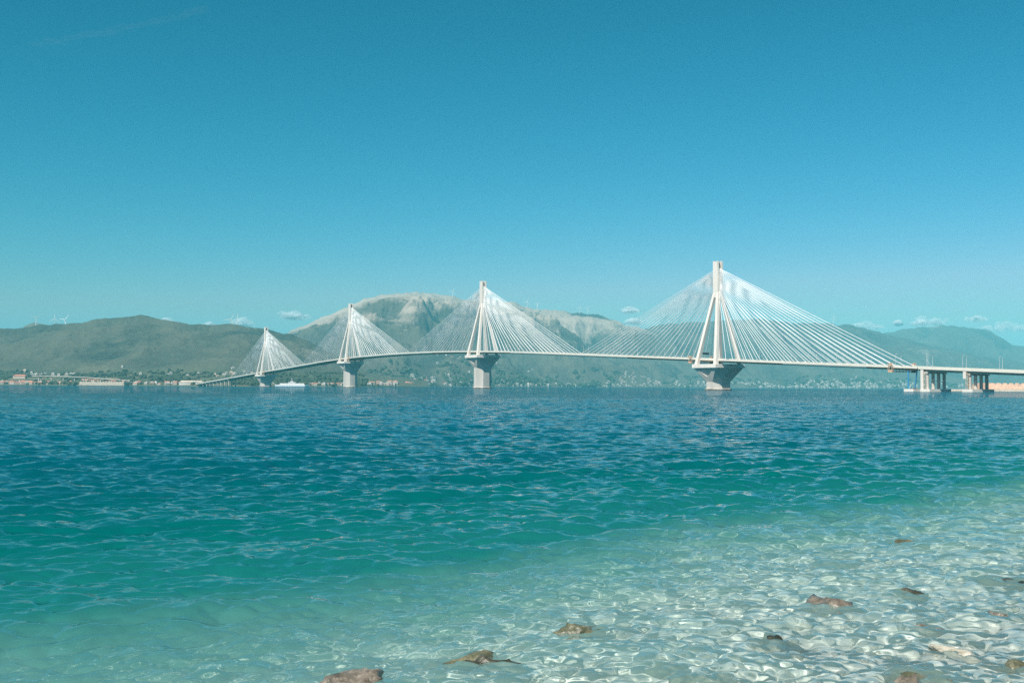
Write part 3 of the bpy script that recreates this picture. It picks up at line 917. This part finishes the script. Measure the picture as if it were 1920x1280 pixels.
# blue steel prop on its own footing at the expansion joint
bt = empty('steel_prop', bp(-277, 9, 0), BRZ)
tag(bt, 'bright blue steel prop with a slanting strut under the deck joint', 'prop')
MB().box(-5.3, 5.3, -14, 4.4, -4, 2.3).build('footing', M['pylon'], bt)
zt = deck_z(-277) - 3.0
MB().bar((1.5, 3.0, 2.3), (1.5, 3.0, zt), 0.55, 8).build('post', M['blue'], bt)
MB().bar((-1.5, -2.0, 2.6), (-6.5, 1.0, zt), 0.55, 8).build('strut', M['blue'], bt)
MB().box(-7.5, 2.5, -1, 3.8, zt, zt + 0.6).build('head_beam', M['steelcore'], bt)
MB().box(-2.6, 0.6, -3.2, 1.8, 2.31, 3.2).build('shoe', M['steelcore'], bt)


def gantry(s, label):
    z = deck_z(s)
    g = empty('inspection_gantry', bp(s, 0, z), BRZ)
    tag(g, label, 'gantry', 'inspection gantries under the bridge deck')
    for sg in (1, -1):
        b = MB()
        y0, y1 = (14.1, 15.6) if sg > 0 else (-15.6, -14.1)
        for x in (-2.2, 2.2):
            for y in (y0, y1): b.bar((x, y, -5.0), (x, y, 3.0), 0.2, 4)
        for zz in (-5.0, -3.2, 1.2, 3.0):
            for y in (y0, y1): b.bar((-2.2, y, zz), (2.2, y, zz), 0.2, 4)
            for x in (-2.2, 2.2): b.bar((x, y0, zz), (x, y1, zz), 0.2, 4)
        b.box(-2.2, 2.2, y0, y1, -5.0, -3.0)
        b.box(-0.9, 0.9, y0, y1, 1.0, 3.0)
        b.build('side_frame', M['gantry'], g)
    t = MB()
    for x in (-1.6, 1.6):
        for zz in (-4.9, -3.5): t.bar((x, -14.1, zz), (x, 14.1, zz), 0.16, 4)
        for k in range(14):
            y = -14 + 2 * k
            t.bar((x, y, -4.9), (x, y + 2, -3.5) if k % 2 else (x, y, -3.5), 0.11, 4)
    t.box(-1.6, 1.6, -14, 14, -4.85, -4.7)
    t.build('under_truss', M['darktruss'], g)


gantry(-258, 'orange inspection gantry hung below the deck beside the blue steel prop')
gantry(30, 'tan inspection gantry hung on the deck beside the largest pylon')
gantry(1092, 'small inspection gantry hung on the deck just before the third pylon')
gantry(1646, 'tiny inspection gantry hung on the deck just before the farthest pylon')

sg_ = empty('sign_gantry', bp(17, 0, deck_z(17)), BRZ)
tag(sg_, 'dark road sign gantry over the deck between the legs of the largest pylon', 'sign gantry')
MB().box(-.25, .25, -10.3, -9.8, 0.06, 6.6).build('post', M['lamp'], sg_)
MB().box(-.25, .25, 9.8, 10.3, 0.06, 6.6).build('post', M['lamp'], sg_)
bm_ = MB().box(-.2, .2, -9.79, 9.79, 6.0, 6.5).build('beam', M['lamp'], sg_)
MB().box(.25, .45, -1, 7.5, 4.9, 7.4).build('sign_panel', M['sign'], bm_)

# lamp posts along both edges of the deck
lm = MB().bar((0, 0, 0), (0, 0.35, 11.0), 0.17, 5, 0.10)
lm.bar((0, 0.35, 11.0), (0, -1.6, 11.5), 0.10, 4); lm.box(-.25, .25, -2.4, -1.4, 11.35, 11.6)
lo_ = lm.build('lamp_post', M['lamp']); lamp_me = lo_.data; bpy.data.objects.remove(lo_)
for side in (1, -1):
    s = -560 + (0 if side > 0 else 18.0) + 9.6
    while s < 2300:
        if not any(abs(s - 560 * k) < 21 for k in range(4)):
            o = bpy.data.objects.new('lamp_post', lamp_me)
            o.location = bp(s, side * 13.05, deck_z(s) + 0.05)
            o.rotation_euler = (0, 0, BRZ if side > 0 else BRZ + math.pi)
            link(o)
            if s < -287:
                tag(o, 'slim grey lamp post on the %s parapet of the viaduct by the fort' % ('near' if side > 0 else 'far'), 'lamp post', 'lamp posts on the near viaduct')
            else:
                k_ = sum(s > q for q in (0, 560, 1120, 1680, 1967))
                where = ('between the viaduct and the largest pylon', 'between the largest pylon and the second', 'between the second pylon and the third',
                         'between the third pylon and the farthest', 'past the farthest pylon', 'on the low far viaduct')[k_]
                tag(o, 'slim grey lamp post, %s deck edge, %s' % ('near' if side > 0 else 'far', where), 'lamp post', 'lamp posts along the bridge deck')
        s += 36.0
mast = empty('signal_mast', bp(-297, 13.0, deck_z(-297) + 0.05), BRZ)
tag(mast, 'guyed signal mast standing over the first viaduct pier', 'mast')
MB().bar((0, 0, 0), (0, 0.2, 12.5), 0.22, 6, 0.12).build('pole', M['lamp'], mast)
for dx_ in (-5, 5): MB().bar((0, .15, 7.2), (dx_, 0, 0.8), 0.08, 4).build('guy_wire', M['lamp'], mast)

# ------------------------------------------------------------------ forts, ferry, towns, turbines
def fort(name, pts, h, z0, m, label, cat='fort', cren=6.6, thick=4.0, mer=1.6):
    root = empty(name, (pts[0][0], pts[0][1], 0))
    tag(root, label, cat)
    ox, oy = pts[0]
    wall = MB(); n = len(pts)
    for i in range(n):
        a = Vector((pts[i][0] - ox, pts[i][1] - oy, 0)); b = Vector((pts[(i + 1) % n][0] - ox, pts[(i + 1) % n][1] - oy, 0))
        d = (b - a); L = d.length; d.normalize(); nrm = Vector((d.y, -d.x, 0))
        ci = [a + nrm * 1.2, b + nrm * 1.2, b - nrm * thick, a - nrm * thick]; co_ = [a, b, b - nrm * thick, a - nrm * thick]
        wall.loft([[p + Vector((0, 0, z0)) for p in ci], [p + Vector((0, 0, z0 + h)) for p in co_]])
        k = int(L / cren)
        mb = MB()
        for j in range(k):
            t0 = a + d * (L * (j + 0.15) / k) - nrm * 0.1; t1 = a + d * (L * (j + 0.85) / k) - nrm * 0.1
            r = [t0, t1, t1 - nrm * 2.2, t0 - nrm * 2.2]; tt = [t0 - nrm * .3 + d * .5, t1 - nrm * .3 - d * .5, t1 - nrm * 1.6 - d * .5, t0 - nrm * 1.6 + d * .5]
            MB().loft([[p + Vector((0, 0, z0 + h + .004)) for p in r], [p + Vector((0, 0, z0 + h + mer)) for p in tt]]).build('merlon', m, root)
    wall.build('rampart', m, root)
    return root


DF = 1330.0
fort('coastal_fort', [(px(1854, DF), DF), (px(1990, DF), DF - 25), (px(2060, DF), DF + 60), (px(1872, DF), DF + 75)], 5.6, 2.2, M['brickfort'],
     'reddish stone coastal fort with rounded merlons beyond the approach viaduct')
fa = DF - 20
q_ = MB()
q_.loft([[(px(1778, fa), fa - 4, -4), (px(2300, fa), fa - 46, -4), (px(2300, fa), fa + 150, -4), (px(1800, fa), fa + 150, -4)],
         [(px(1782, fa), fa, 1.5), (px(2300, fa), fa - 40, 2.2), (px(2300, fa), fa + 150, 2.2), (px(1804, fa), fa + 150, 2.0)]])
tag(q_.build('quay', M['beigestone']), 'low beige stone quay in front of the reddish coastal fort', 'quay')
YA = 3345.0
fort('shore_fort', [(px(150, YA), YA), (px(242, YA), YA - 40), (px(236, YA), YA + 90), (px(146, YA), YA + 90)], 9.0, 1.0, M['beigestone'],
     'low tan ruined fort on the flat far shore below the elevated road', cren=9.0, mer=1.8)

# elevated road climbing behind the far town
rd = empty('elevated_road', (0, 0, 0))
tag(rd, 'thin pale elevated road climbing behind the shore town', 'road bridge')
pts = []
for (xp_, yp_) in ((60, 704.5), (108, 704.8), (150, 706.5), (180, 708.5), (215, 711.0), (244, 713.5)):
    Yd = 3560 - (xp_ - 60) * 0.5
    pts.append(Vector((px(xp_, Yd), Yd, pz(xp_, yp_, Yd))))
rings = [[p + Vector((0, 0, z)) + Vector((0, y, 0)) for (y, z) in ((0, -1.0), (0, 1.0), (10, 1.0), (10, -1.0))] for p in pts]
MB().loft(rings).build('road_deck', M['concrete'], rd)
for a, b in zip(pts[:-1], pts[1:]):
    for t in (0.25, 0.75):
        c = a.lerp(b, t)
        MB().box(c.x - 1, c.x + 1, c.y + 3, c.y + 7, -1, c.z - 1.01).build('column', M['concrete'], rd)

# ferry lying beyond the farthest pylon
YF = 2960.0
fx = px(548, YF)
fe = empty('ferry', (fx, YF, 0), 0.03)
tag(fe, 'white open decked car ferry lying beside the farthest pylon', 'ferry')
L = 44.0
hull = MB()
def hring(z, k):
    return [(-L * k, -3, z), (-L * .8 * k, -8.5, z), (L * .8 * k, -8.5, z), (L * k, -3, z), (L * k, 3, z), (L * .8 * k, 8.5, z), (-L * .8 * k, 8.5, z), (-L * k, 3, z)]
hull.loft([hring(-2, .93), hring(1.0, .96)], 1); hull.loft([hring(1.003, .96), hring(5.2, 1.0)], 0)
hull.build('hull', [M['white'], M['blue']], fe)
MB().box(-30, 30, -7.6, -7.0, 5.2, 8.6).build('side_screen', M['white'], fe)
MB().box(-30, 30, 7.0, 7.6, 5.2, 8.6).build('side_screen', M['white'], fe)
MB().box(-24, 24, -7.0, 7.0, 8.0, 8.6).build('upper_deck', M['white'], fe)
sa_ = MB().box(-8, 9, -5.5, 5.5, 8.61, 12.0).build('saloon', M['white'], fe)
MB().box(-7.5, 8.5, -5.6, -5.51, 9.6, 10.9).build('window_band', M['darkglass'], sa_)
bh_ = MB().box(-3.5, 3.5, -4, 4, 12.01, 15.2).build('bridge_house', M['white'], fe)
MB().box(-3.2, 3.2, -4.1, -4.01, 13.4, 14.6).build('window_band', M['darkglass'], bh_)
MB().bar((0, 0, 15.2), (0, 0, 24), 0.7, 5, 0.3).build('mast', M['white'], fe)
MB().loft([[(-44, -4, 4.5), (-44, 4, 4.5), (-43.4, 4, 5), (-43.4, -4, 5)], [(-50, -4, 11), (-50, 4, 11), (-49.4, 4, 11.3), (-49.4, -4, 11.3)]]).build('bow_ramp', M['lamp'], fe)
MB().loft([[(43.4, -4, 5), (43.4, 4, 5), (44, 4, 4.5), (44, -4, 4.5)], [(49.4, -4, 11.3), (49.4, 4, 11.3), (50, 4, 11), (50, -4, 11)]]).build('stern_ramp', M['lamp'], fe)

# wind turbines
def turbine_meshes(h, r):
    t = MB().bar((0, 0, 0), (0, 0, h), 0.035 * h, 8, 0.02 * h)
    n = MB().box(-.022 * h, .022 * h, -.05 * h, .06 * h, h, h + .05 * h)
    hb = MB().bar((0, -.05 * h, h + .025 * h), (0, -.09 * h, h + .025 * h), .022 * h, 6, .008 * h)
    b = MB()
    b.loft([[(-.025 * r, 0, .03 * r), (.045 * r, 0, .03 * r), (.045 * r, .02 * r, .03 * r), (-.025 * r, .02 * r, .03 * r)],
            [(-.03 * r, 0, .2 * r), (.07 * r, 0, .2 * r), (.07 * r, .02 * r, .2 * r), (-.03 * r, .02 * r, .2 * r)],
            [(-.01 * r, 0, r), (.02 * r, 0, r), (.02 * r, .01 * r, r), (-.01 * r, .01 * r, r)]])
    res = []
    for q, nm in ((t, 'tower'), (n, 'nacelle'), (hb, 'hub'), (b, 'blade')):
        o = q.build(nm, M['white']); res.append(o.data); bpy.data.objects.remove(o)
    return res


TM = turbine_meshes(1.0, 0.62)


def turbine(xp, ybase, yhub, Y, label, rot=0.0, yaw=0.0):
    zb = pz(xp, ybase, Y); h = pz(xp, yhub, Y) - zb
    root = empty('wind_turbine', (px(xp, Y), Y, zb - 0.15 * h), yaw)
    root.scale = (h * 1.15,) * 3
    tag(root, label, 'wind turbine', 'wind turbines on the ridges')
    for me, nm_ in zip(TM[:2], ('tower', 'nacelle')): na_ = link(bpy.data.objects.new(nm_, me), root)
    link(bpy.data.objects.new('hub', TM[2]), na_)
    for k in range(3):
        o = bpy.data.objects.new('blade', TM[3]); link(o, root)
        o.location = (0, -.07, 1.025); o.rotation_euler = (0, rot + k * 2.0944, 0)


for a in ((431, 619, 600, 5150, 'larger wind turbine standing before its neighbour over the farthest pylon', 0.5, 0.3),
          (443, 616, 599, 5300, 'wind turbine just behind its larger neighbour near the farthest pylon', 0.2, 0.1),
          (66, 612, 596, 7150, 'wind turbine on the back hill, first of three', 0.9, 0.5),
          (101, 613, 598, 7150, 'tall wind turbine between two others on the back hill', 0.0, 0.2),
          (121, 618, 600, 7000, 'wind turbine on the back hill nearest the rounded green summit', 0.7, -0.3),
          (988, 577, 566, 9250, 'faint wind turbine on the bare ridge, nearest to the mid strait pylon', 0.3, 0.2),
          (1007, 580, 570, 9250, 'faint wind turbine on the bare ridge, second past the mid strait pylon', 0.8, 0.2),
          (1087, 587, 577, 9350, 'faint wind turbine on the dark knoll, first of a pair', 0.1, 0.2),
          (1102, 588, 578, 9350, 'faint wind turbine on the dark knoll, second of a pair', 0.6, 0.2),
          (848, 556, 546, 9250, 'lone faint wind turbine on the pale mountain summit ridge', 0.5, 0.2),
          (1563, 608, 596, 10700, 'lone faint wind turbine on the long ridge behind the cables', 0.2, 0.1)):
    turbine(*a)

# houses: a few kinds sharing mesh data
def house_mesh(kind):
    b = MB()
    if kind == 0:      # gabled, red roof
        b.box(-5.5, 5.5, -4, 4, -3, 5.6, 0)
        b.add([(-6, -4.6, 5.5), (6, -4.6, 5.5), (6, 4.6, 5.5), (-6, 4.6, 5.5), (-6, 0, 8.2), (6, 0, 8.2)], [(0, 1, 5, 4), (2, 3, 4, 5), (0, 4, 3), (1, 2, 5), (0, 3, 2, 1)], 1)
    elif kind == 1:    # flat white block
        b.box(-6, 6, -5, 5, -3, 7.0, 0); b.box(-2, 2, -2, 2, 7.003, 9.2, 0)
        b.box(-6.3, 6.3, -6.2, -5.003, 3.2, 3.5, 0)
    elif kind == 2:    # taller flats
        b.box(-8, 8, -6, 6, -3, 12.5, 0); b.box(-3, 3, -2, 2, 12.503, 14.6, 0)
        for z in (3.4, 6.5, 9.6): b.box(-8.2, 8.2, -7.4, -6.003, z, z + .35, 0)
    else:              # low hipped house
        b.box(-7, 7, -4.5, 4.5, -3, 4.2, 0)
        b.add([(-7.5, -5, 4.1), (7.5, -5, 4.1), (7.5, 5, 4.1), (-7.5, 5, 4.1), (-3.5, 0, 6.6), (3.5, 0, 6.6)], [(0, 1, 5, 4), (2, 3, 4, 5), (0, 4, 3), (1, 2, 5), (0, 3, 2, 1)], 1)
    # window and door openings as recessed dark panels on the seaward side
    for x in (-3.6, 0.4, 3.4): b.box(x - .6, x + .6, (-5.02 if kind == 1 else -6.02 if kind == 2 else -4.52 if kind == 3 else -4.02), -3.9, 1.2, 2.8, 2)
    return b.v, b.f, b.m


HM = []
for wallm in ('housewall', 'housewarm'):
    for k in range(4):
        v, f, mi = house_mesh(k)
        o = mesh_obj('house', v, f, [M[wallm], M['redroof'], M['darkglass']], None, False, mi); HM.append(o.data); bpy.data.objects.remove(o)

spots = []      # (picture column, layer, q, kinds, group key, size)
def cluster(n, x0, x1, lay, q0, q1, kinds, key, size=1.0, pw=1.0):
    for _ in range(n):
        spots.append((rng.uniform(x0, x1), lay, q0 + (q1 - q0) * rng.random() ** pw, rng.choice(kinds), key, size * rng.uniform(0.8, 1.25)))


cluster(70, -30, 135, 'coastal_hill', 0.012, 0.05, (0, 3, 0, 1, 4, 7), 'town')
cluster(14, 155, 240, 'coastal_hill', 0.06, 0.10, (0, 3, 5), 'town')
cluster(26, 250, 395, 'coastal_hill', 0.012, 0.05, (1, 3, 0, 5), 'port')
cluster(14, 60, 140, 'coastal_hill', 0.25, 0.28, (1, 1, 3), 'slope', 0.8)
cluster(22, 20, 560, 'coastal_hill', 0.22, 0.42, (1, 1, 5), 'slope', 0.8)
cluster(10, 400, 480, 'coastal_hill', 0.26, 0.33, (1, 5), 'slope', 0.8)
cluster(16, 585, 645, 'coastal_hill', 0.012, 0.06, (1, 0, 1, 3), 'port')
cluster(26, 690, 745, 'coastal_hill', 0.02, 0.10, (0, 1, 4), 'port')
cluster(60, 700, 885, 'limestone_mountain', 0.004, 0.05, (1, 2, 0, 1), 'bay', 0.8, 1.6)
cluster(60, 930, 1160, 'limestone_mountain', 0.004, 0.028, (1, 1, 2, 5), 'bay', 0.8, 1.6)
cluster(40, 800, 1000, 'limestone_mountain', 0.05, 0.20, (1, 1, 0), 'bay', 0.8)
cluster(100, 1160, 1245, 'limestone_mountain', 0.006, 0.10, (1, 5, 1, 0), 'bay', 0.62, 1.5)
cluster(70, 1250, 1420, 'gulf_ridge', 0.004, 0.05, (1, 2, 1, 5), 'gulf', 0.8, 1.4)
cluster(260, 1385, 1720, 'gulf_ridge', 0.003, 0.060, (1, 2, 1, 5), 'gulf', 0.8, 1.7)
cluster(50, 1560, 1820, 'gulf_ridge', 0.02, 0.11, (1, 2, 1), 'gulf', 0.8, 1.4)
LBL = {'town': ('in the shore town below the green hill', 'shore town houses'),
       'port': ('on the flat shore behind the farthest pylons', 'houses by the far end of the bridge'),
       'slope': ('alone on the lower slope of the green hill', 'farmhouses on the green slope'),
       'bay': ('below the limestone mountain along the bay', 'white houses along the bay'),
       'gulf': ('in the distant gulf town under the long ridge', 'buildings of the gulf town')}
HK = ('small gabled house with clay red roof', 'small flat roofed white house', 'taller pale block of flats', 'low pale house with hipped red roof',
      'small ochre gabled house with red roof', 'small flat roofed ochre house', 'taller ochre block of flats', 'low ochre house with hipped red roof')
spots = [(sp, ground(sp[1], sp[0], sp[2])) for sp in spots]
spots.sort(key=lambda t: t[1][1] / t[0][5])
rest = MB()
for i, ((xp_, lay, q, kd, key, sz), (x, y, z)) in enumerate(spots):
    rz = rng.uniform(-0.5, 0.5)
    if i < 300:
        o = bpy.data.objects.new('house', HM[kd]); o.location = (x, y, z); o.rotation_euler = (0, 0, rz); o.scale = (sz, sz, sz)
        link(o); tag(o, HK[kd] + ' ' + LBL[key][0], 'house', LBL[key][1])
    else:
        v, f, mi = house_mesh(kd % 4); c, s_ = math.cos(rz), math.sin(rz); n = len(rest.v)
        rest.v += [((a * c - b * s_) * sz + x, (a * s_ + b * c) * sz + y, d * sz + z) for a, b, d in v]
        rest.f += [tuple(k + n for k in ff) for ff in f]; rest.m += mi
o = rest.build('distant_houses', [M['housewall'], M['redroof'], M['darkglass']])
tag(o, 'mass of tiny white houses of the far towns along the gulf shore', 'houses', kind='stuff')

# large pale sheds and the orange roofed hall among the houses
for (x0, x1, y0, y1, Y, lab, mm, rm) in ((27, 50, 702, 708, 3700, 'wide orange roofed hall on the rise behind the shore town', 'housewarm', 'redroof'),
                                          (338, 382, 713.2, 720, 3290, 'long pale flat roofed port shed near the end of the viaduct', 'housewall', 'housewarm'),
                                          (760, 776, 714, 722, 4900, 'cluster like tall pale church on the wooded shore point', 'housewarm', 'redroof')):
    a = empty('hall', (px((x0 + x1) / 2, Y), Y, 0)); tag(a, lab, 'building')
    w = (x1 - x0) / F * Y / 2; z1 = pz((x0 + x1) / 2, y0, Y); zb_ = pz((x0 + x1) / 2, y1, Y) - 3
    zm = z1 - (z1 - zb_) * 0.35
    MB().box(-w, w, -9, 9, zb_, zm).build('wall', M[mm], a)
    MB().loft([[(-w - .8, -10, zm + .003), (w + .8, -10, zm + .003), (w + .8, 10, zm + .003), (-w - .8, 10, zm + .003)], [(-w + 5, -2, z1), (w - 5, -2, z1), (w - 5, 2, z1), (-w + 5, 2, z1)]]).build('roof', M[rm], a)

# woods and scrub on the coastal plain, a clump as deck shadow: one mass
tv, tf, base = [], [], 0
bm = bmesh.new(); bmesh.ops.create_icosphere(bm, subdivisions=1, radius=1.0)
iv = np.array([tuple(v.co) for v in bm.verts]); jf = [tuple(v.index for v in f.verts) for f in bm.faces]; bm.free()
def wood(n, x0, x1, lay, q0, q1, r0, r1, clump=None):
    global base
    for k in range(n):
        if clump:
            cxp, cq, sxp, sq = clump[k % len(clump)]; xp_ = rng.gauss(cxp, sxp); q = abs(rng.gauss(cq, sq)) + 0.004
        else: xp_, q = rng.uniform(x0, x1), rng.uniform(q0, q1)
        x, y, z = ground(lay, xp_, q)
        r = rng.uniform(r0, r1)
        if not clump and float(perlin(np.array(x / 90), np.array(y / 160))) < -0.02: continue
        A = iv * (1 + 0.28 * nrg.normal(size=(len(iv), 1))) * np.array([r * 1.25, r * 1.25, r]) + np.array([x, y, z + r * .55])
        tv.extend(A.tolist()); tf.extend([tuple(i + base for i in f) for f in jf]); base += len(iv)
wood(2600, -120, 690, 'coastal_hill', 0.02, 0.36, 2.5, 5.5)
wood(700, 0, 0, 'coastal_hill', 0, 0, 3, 7, [(10, .22, 14, .03), (165, .24, 12, .02), (130, .02, 60, .01), (560, .12, 40, .05), (470, .05, 14, .03), (620, .12, 30, .05), (325, .15, 20, .05), (655, .04, 20, .02)])  # clump behind the bridge's far end stands in for the deck's shadow
wood(900, 690, 1160, 'limestone_mountain', 0.004, 0.10, 4, 9)
wood(500, 0, 0, 'limestone_mountain', 0, 0, 5, 10, [(868, .012, 7, .008), (1100, .010, 8, .006), (960, .02, 30, .01), (745, .02, 20, .02)])
wood(700, 1200, 1800, 'gulf_ridge', 0.004, 0.10, 6, 11)
o = mesh_obj('woodland', tv, tf, M['tree'], None, False)
tag(o, 'dark trees and scrub scattered over the coastal plain and lower slopes, one clump standing for deck shadow', 'woodland', kind='stuff')

HAZE = 6.8e-5

# ------------------------------------------------------------------ haze
hz_ = MB().box(-14000, 14000, -600, 17500, -18, 800).build('haze', [])
m, nt, out = mat('haze_air')
pv_ = nd(nt, 'ShaderNodeVolumePrincipled')
pv_.inputs['Color'].default_value = (0.20, 0.86, 1.0, 1)
pv_.inputs['Density'].default_value = HAZE
pv_.inputs['Anisotropy'].default_value = -0.2
nt.links.new(pv_.outputs[0], out.inputs['Volume'])
hz_.data.materials.append(m)
tag(hz_, 'pale sea haze filling the air over the strait', 'haze', kind='stuff')

# ------------------------------------------------------------------ small clouds low over the horizon, beyond the haze
m, nt, out = mat('cloud_vapour')
df_ = nd(nt, 'ShaderNodeBsdfDiffuse'); df_.inputs['Color'].default_value = (0.96, 0.96, 0.96, 1)
tl_ = nd(nt, 'ShaderNodeBsdfTranslucent'); tl_.inputs['Color'].default_value = (0.96, 0.96, 0.96, 1)
m1 = nd(nt, 'ShaderNodeMixShader'); m1.inputs[0].default_value = 0.1; nt.links.new(df_.outputs[0], m1.inputs[1]); nt.links.new(tl_.outputs[0], m1.inputs[2])
tp_ = nd(nt, 'ShaderNodeBsdfTransparent')
m2 = nd(nt, 'ShaderNodeMixShader')
nf_ = noise(nt, 0.004, 5, 0.6, worldpos(nt))
nt.links.new(math_(nt, 'MULTIPLY', nf_, 0.34), m2.inputs[0])
nt.links.new(tp_.outputs[0], m2.inputs[1]); nt.links.new(m1.outputs[0], m2.inputs[2]); nt.links.new(m2.outputs[0], out.inputs['Surface'])
cmat = m
YC = 24000.0
bm = bmesh.new(); bmesh.ops.create_icosphere(bm, subdivisions=2, radius=1.0)
cv = np.array([tuple(v.co) for v in bm.verts]); cf = [tuple(v.index for v in f.verts) for f in bm.faces]; bm.free()
for (xp_, yp_, hw_, hh_, lab) in ((552, 591, 38, 11, 'small white cloud between the farthest pylon and the limestone mountain'),
                                  (312, 601, 20, 8, 'tiny puff of cloud above the rounded green hill'),
                                  (458, 605, 24, 11, 'small cloud behind the pair of wind turbines'),
                                  (392, 608, 14, 6, 'faintest tiny cloud between the rounded hill and the turbines'),
                                  (1180, 581, 26, 8, 'small cloud above the ridge end before the largest pylon'),
                                  (1190, 601, 22, 9, 'low cloud resting on the ridge end behind the cables'),
                                  (1622, 611, 48, 9, 'flat cloud beyond the ridge, touching the outermost cable'),
                                  (1684, 606, 10, 7, 'little round cloud beside the flat cloud'),
                                  (1738, 602, 44, 11, 'puffy cloud over the misty far mountain'),
                                  (1830, 597, 30, 7, 'thin cloud wisp over the shoulder of the misty far mountain'),
                                  (1880, 614, 80, 11, 'long low cloud bank behind the misty far mountain')):
    k = YC / F; mb = MB()
    for j in range(26):
        u = float(np.clip(nrg.normal() * 0.36, -0.75, 0.75)); w = nrg.random() ** 1.5 * max(0.15, 1 - abs(u) * 0.9)
        r = hh_ * k * nrg.uniform(0.45, 0.8) * max(0.3, 1 - 0.6 * abs(u))
        A = cv * (1 + 0.10 * nrg.normal(size=(len(cv), 1))) * np.array([r * 1.7, r * 1.7, r * 0.8]) + np.array([u * hw_ * k, nrg.normal() * hw_ * k * .3, (w - .4) * hh_ * k])
        mb.add(A.tolist(), cf)
    o = mb.build('cloud', cmat, None, True)
    o.location = (px(xp_, YC), YC, pz(xp_, yp_, YC))
    tag(o, lab, 'cloud', 'small clouds low over the horizon')

# faint old vapour trail high in the sky
m2_ = cmat.copy(); m2_.name = 'thin_vapour'
for n_ in m2_.node_tree.nodes:
    if n_.type == 'MATH' and n_.operation == 'MULTIPLY': n_.inputs[1].default_value = 0.006
mb = MB()
for j in range(90):
    t = j / 89; xp_ = 45 + 330 * t; yp_ = 78 - 70 * t + 6 * math.sin(3 * t)
    c = np.array([px(xp_, YC), 0, pz(xp_, yp_, YC)]); r = YC / F * nrg.uniform(3, 6)
    mb.add((cv * np.array([r * 2.4, r * 2, r]) + c + nrg.normal(size=3) * r * .5).tolist(), cf)
o = mb.build('vapour_trail', m2_, None, True); o.location = (0, YC, 0)
tag(o, 'faint old vapour trail slanting across the upper sky', 'vapour trail')
